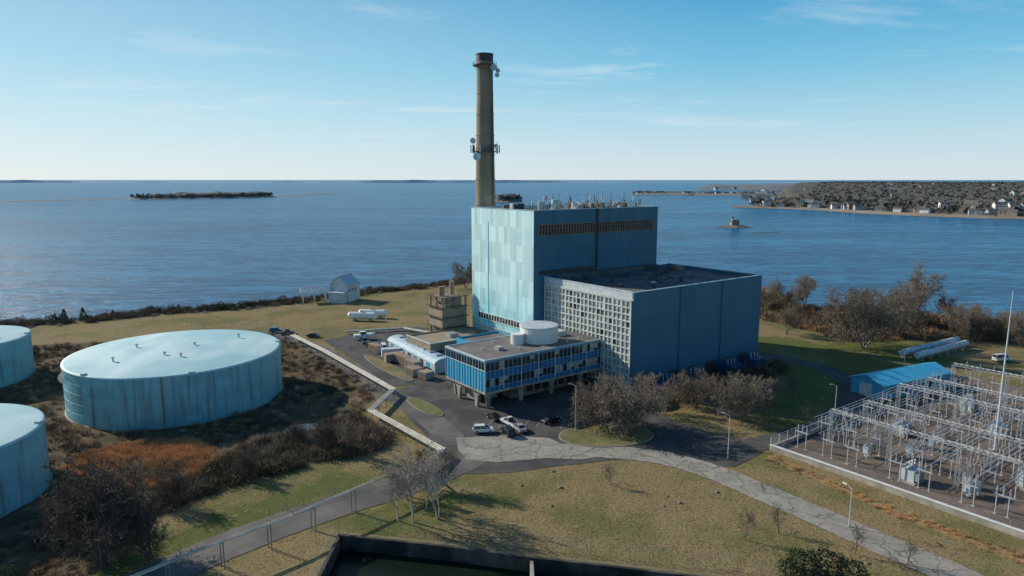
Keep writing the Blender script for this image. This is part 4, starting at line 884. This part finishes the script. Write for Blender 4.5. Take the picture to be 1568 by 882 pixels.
landmass('sand_spit',[(-1500,1840),(-1320,1800),(-1130,2005),(-1150,2030),(-1330,1830),(-1500,1870)],8,lambda P:0*P[:,0],5,canopy=0,beach=400)
landmass('sand_spit',[(-830,2290),(-800,2260),(-740,2650),(-650,2700),(-660,2730),(-780,2690)],9,lambda P:1+0*P[:,0],6,canopy=2,beach=14)
landmass('wooded_island',[(-55,1770),(-10,1740),(20,1780),(30,1850),(-20,1880),(-60,1840)],7,lambda P:4+0*P[:,0],7,canopy=15,beach=9,m2=mIsl)
ft=[]
for i in range(3):
    g=np.random.default_rng(200+i);V=[]
    for j in range(26):
        d=g.normal(size=3);d[2]=abs(d[2]);d/=np.linalg.norm(d);c=d*g.uniform(.3,.75)*np.array([.5,.5,.75])+np.array([0,0,.2]);u=g.normal(size=3)*.12;v=g.normal(size=3)*.12;V+=[c-u,c+u,c+v*1.3]
    ft.append(np.array(V))
def woods(name,poly,n,seed,smin,smax,hf,mt,inner=16):
    P=rand_in(poly,n,seed,inner); z=hf(P); g=np.random.default_rng(seed); scatter(name,ft,P,g.uniform(smin,smax,len(P)),mt,zs=z,seed=seed)
near=[(470,1410),(585,1300),(605,1210),(650,1110),(753,1015),(1000,945),(1500,890),(1900,880),(3300,3800),(2200,4800),(1300,3000),(900,2100),(650,1650)]
woods('distant_woodland',near,8500,31,10,19,lambda P:hill(P)*sst(0,60,sdist(P,mainland)),mFarTree,12)
woods('distant_woodland',[(470,1410),(585,1300),(605,1210),(650,1110),(753,1015),(1000,945),(1500,890),(1500,1060),(1000,1120),(800,1300),(700,1480),(600,1560)],3600,35,9,17,lambda P:hill(P)*sst(0,60,sdist(P,mainland)),mFarTree,9)
woods('distant_woodland',isl,1100,32,8,14,lambda P:0*P[:,0]+3,mIsl,10)
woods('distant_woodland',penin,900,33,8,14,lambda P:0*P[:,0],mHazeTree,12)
woods('distant_woodland',[(-50,1780),(-10,1750),(20,1790),(25,1845),(-20,1870)],120,34,12,20,lambda P:0*P[:,0]+1,mIsl,3)
def houses():
    m=MB();g=random.Random(9);mh=[mWhite,mWhite,mPale,mTan,mSteel];mr=[mRoofG,mRoofD,mat('shingle_roof',(.14,.13,.12),(.10,.095,.095),.2,.9)]
    def house(x,y,z,s,rot):
        t=MB();t.gable(-s*.7,s*.7,-s*.45,s*.45,-2,s*.5,s*.85,g.choice(mh),g.choice(mr),.4)
        if g.random()<.6:t.gable(s*.3,s*1.2,-s*.7,s*.1,-2,s*.35,s*.6,g.choice(mh),g.choice(mr),.3)
        for k in range(3): t.box(-s*.5+k*s*.4,-s*.35+k*s*.4,-s*.45-.1,-s*.45,s*.15,s*.35,mGlassD)
        c,sn=math.cos(rot),math.sin(rot)
        for f,mi in zip(t.f,t.m): m.add([(x+c*t.v[i][0]-sn*t.v[i][1],y+sn*t.v[i][0]+c*t.v[i][1],z+t.v[i][2]) for i in f],[tuple(range(len(f)))],t.mats[mi])
    sh=[(470,1408),(520,1385),(585,1290),(600,1205),(646,1105),(700,1040),(753,1007),(1000,930),(1300,900)]
    for i in range(44):
        k=g.randrange(len(sh)-1);a,b=sh[k],sh[k+1];t=g.random();L=math.hypot(b[0]-a[0],b[1]-a[1]);nx,ny=-(b[1]-a[1])/L,(b[0]-a[0])/L
        q=g.choice([13,15,18,26,60]); x=a[0]+(b[0]-a[0])*t+nx*q;y=a[1]+(b[1]-a[1])*t+ny*q; h=float((hill(np.array([[x,y]]))*sst(0,60,np.array([q])))[0]); house(x,y,h+2.5+(q>20)*5,g.uniform(8,13),g.uniform(-.5,.5)-.4)
    for i in range(50): 
        t=g.random();x=450+t*420+g.uniform(-5,5);y=2660-t*210+g.uniform(-4,40)+10;house(x,y,1.5,g.uniform(8,13),g.uniform(-.4,.4))
    for i in range(26): x=g.uniform(800,2200);y=g.uniform(1150,3200);h=float(hill(np.array([[x,y]]))[0]);house(x,y,h+7,g.uniform(9,14),g.uniform(-1,1))
    m.obj('distant_houses')
houses()
# lighthouse islet
g=random.Random(5);P=[(272+g.gauss(0,9),826+g.gauss(0,6)) for _ in range(170)]
E=empty('lighthouse_islet',(269,826,-2)); m=MB(); m.lathe([(19,-1.5),(16,.3),(11,1.8),(6,2.6),(.01,2.8)],18,mRock)
for x,y in P:
    s=g.uniform(.8,2.2);x-=272;y-=826;zz=max(.1,2.6-.15*math.hypot(x,y));m.add([(x+s,y,zz-.4),(x,y+s,zz),(x-s,y,zz-.3),(x,y-s,zz),(x+g.uniform(-.3,.3),y,zz+s*.8),(x,y,zz-2)],[(0,1,4),(1,2,4),(2,3,4),(3,0,4),(1,0,5),(2,1,5),(3,2,5),(0,3,5)],mRock)
m.obj('rocks',E);m=MB();m.gable(-4.5,4.5,-3.2,3.2,2.4,6.5,9,mTan,mRoofG,.4);m.cyl((-3,0,2),(-3,0,10.5),1.6,1.3,12,mWhite);m.cyl((-3,0,10.5),(-3,0,12),1.1,1.1,10,mGlassD);m.cyl((-3,0,12),(-3,0,13),1.4,.1,10,mDark)
for x in (-1,1,3): m.box(x,x+.8,-3.25,-3.2,4,5.4,mGlassD)
m.obj('keepers_house',E)
m=MB();m.lathe([(1.0,-1.2),(.8,.25),(.01,.5)],22,mRock);o=m.obj('rock_bar',None,(276,745,-2));o.scale=(20,5,1)
m=MB();m.add([(-3,-1,0),(2,-1,0),(4,0,.4),(2,1,0),(-3,1,0),(-3,-1.2,1.2),(2,-1.2,1.3),(4.8,0,1.5),(2,1.2,1.3),(-3,1.2,1.2)],[(0,1,6,5),(1,2,7,6),(2,3,8,7),(3,4,9,8),(4,0,5,9),(5,6,7,8,9)],mWhite);m.cyl((.3,0,1),(.3,0,13),.1,.06,5,mSteel);m.add([(.3,0,2),(-3,.3,2),(.3,0,12.5)],[(0,1,2)],mWhite);o=m.obj('sailboat',None,(125,2100,-2.1),.3);o.scale=(1.6,1.6,1.3)
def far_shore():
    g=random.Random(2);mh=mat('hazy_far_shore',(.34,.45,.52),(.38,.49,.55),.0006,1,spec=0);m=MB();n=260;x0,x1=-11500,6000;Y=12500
    top=[];
    for i in range(n+1):
        x=x0+(x1-x0)*i/n;t=i/n;h=26+22*math.sin(i*.043+1)+9*math.sin(i*.19)+5*math.sin(i*.53)+g.uniform(-2,2)
        h*= 1.0 if t<.5 else max(.45,1-.9*(t-.5)); top.append((x,max(h,8)))
    vs=[(x,Y,-3) for x,h in top]+[(x,Y+60,h) for x,h in top]+[(x,Y+1500,-3) for x,h in top];k=n+1
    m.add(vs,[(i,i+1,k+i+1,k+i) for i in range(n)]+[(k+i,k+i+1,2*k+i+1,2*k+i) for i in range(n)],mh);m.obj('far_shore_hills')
far_shore()
# ------------------------------------------------------------------ light, sky, camera
EL=math.radians(27); sx,sy=-.88,.475; nrm=math.hypot(sx,sy);sx/=nrm;sy/=nrm
sv=Vector((sx*math.cos(EL),sy*math.cos(EL),math.sin(EL)))
ld=bpy.data.lights.new('sun','SUN');ld.energy=5.0;ld.angle=math.radians(.5);ld.color=(1,.92,.78);lo=bpy.data.objects.new('sun',ld);COL.objects.link(lo);lo.rotation_euler=sv.to_track_quat('Z','Y').to_euler();lo.location=(-100,50,120)
wd=bpy.data.worlds.new('World');sc.world=wd;wd.use_nodes=True;nt=wd.node_tree;N,L=nt.nodes,nt.links
bg=N['Background'];bg.inputs['Strength'].default_value=.1
sk=N.new('ShaderNodeTexSky');sk.sky_type='NISHITA';sk.sun_disc=False;sk.sun_elevation=EL;sk.sun_rotation=math.atan2(sx,sy);sk.altitude=0;sk.air_density=1.0;sk.dust_density=.6;sk.ozone_density=1.5
tc=N.new('ShaderNodeTexCoord');sp=N.new('ShaderNodeSeparateXYZ');L.new(tc.outputs['Generated'],sp.inputs[0])
# sea-haze gradient by elevation (clear winter morning): pale horizon to azure
cr=N.new('ShaderNodeValToRGB');E_=cr.color_ramp.elements
stops=[(0,(.70,.80,.84)),(.03,(.61,.77,.85)),(.08,(.43,.70,.84)),(.15,(.20,.56,.79)),(.25,(.055,.36,.65)),(.5,(.020,.145,.36)),(1,(.011,.08,.24))]
E_[0].position=0;E_[0].color=stops[0][1]+(1,);E_[1].position=1;E_[1].color=stops[-1][1]+(1,)
for p,c in stops[1:-1]:
    e=E_.new(p);e.color=c+(1,)
L.new(sp.outputs[2],cr.inputs[0])
dotn=M(nt,'ADD',M(nt,'MULTIPLY',sp.outputs[0],sx),M(nt,'MULTIPLY',sp.outputs[1],sy))
az=N.new('ShaderNodeMapRange');az.inputs[1].default_value=.2;az.inputs[2].default_value=1.0;L.new(dotn,az.inputs[0])
grad=MIX(nt,M(nt,'MULTIPLY',az.outputs[0],.34),cr.outputs[0],(.80,.95,.99))
sca=N.new('ShaderNodeVectorMath');sca.operation='SCALE';sca.inputs['Scale'].default_value=10;L.new(grad,sca.inputs[0])
sky=MIX(nt,.9,sk.outputs[0],sca.outputs[0])
zz=M(nt,'ADD',M(nt,'MAXIMUM',sp.outputs[2],0.0),.06);cb=N.new('ShaderNodeCombineXYZ');L.new(M(nt,'DIVIDE',sp.outputs[0],zz),cb.inputs[0]);L.new(M(nt,'DIVIDE',sp.outputs[1],zz),cb.inputs[1])
mp=N.new('ShaderNodeMapping');mp.inputs['Scale'].default_value=(.55,1.1,1);mp.inputs['Rotation'].default_value=(0,0,.5);mp.inputs['Location'].default_value=(3.1,1.7,0);L.new(cb.outputs[0],mp.inputs[0])
n1=N.new('ShaderNodeTexNoise');n1.inputs['Scale'].default_value=.9;n1.inputs['Detail'].default_value=8;n1.inputs['Roughness'].default_value=.62;n1.inputs['Distortion'].default_value=.6;L.new(mp.outputs[0],n1.inputs['Vector'])
mr=N.new('ShaderNodeMapRange');mr.inputs[1].default_value=.54;mr.inputs[2].default_value=.80;L.new(n1.outputs['Fac'],mr.inputs[0])
up=N.new('ShaderNodeMapRange');up.inputs[1].default_value=.01;up.inputs[2].default_value=.10;L.new(sp.outputs[2],up.inputs[0])
f=M(nt,'MULTIPLY',M(nt,'MULTIPLY',mr.outputs[0],up.outputs[0]),.75)
L.new(MIX(nt,f,sky,(8.0,8.7,9.0)),bg.inputs['Color'])
cd=bpy.data.cameras.new('camera');cd.sensor_width=36;cd.lens=23.99;cd.clip_end=120000;cd.clip_start=1
co=bpy.data.objects.new('camera',cd);COL.objects.link(co);co.location=(0,0,55);co.rotation_euler=(math.radians(90-9.03),0,0);sc.camera=co
sc.view_settings.view_transform='Standard';sc.view_settings.look='None';sc.view_settings.exposure=0
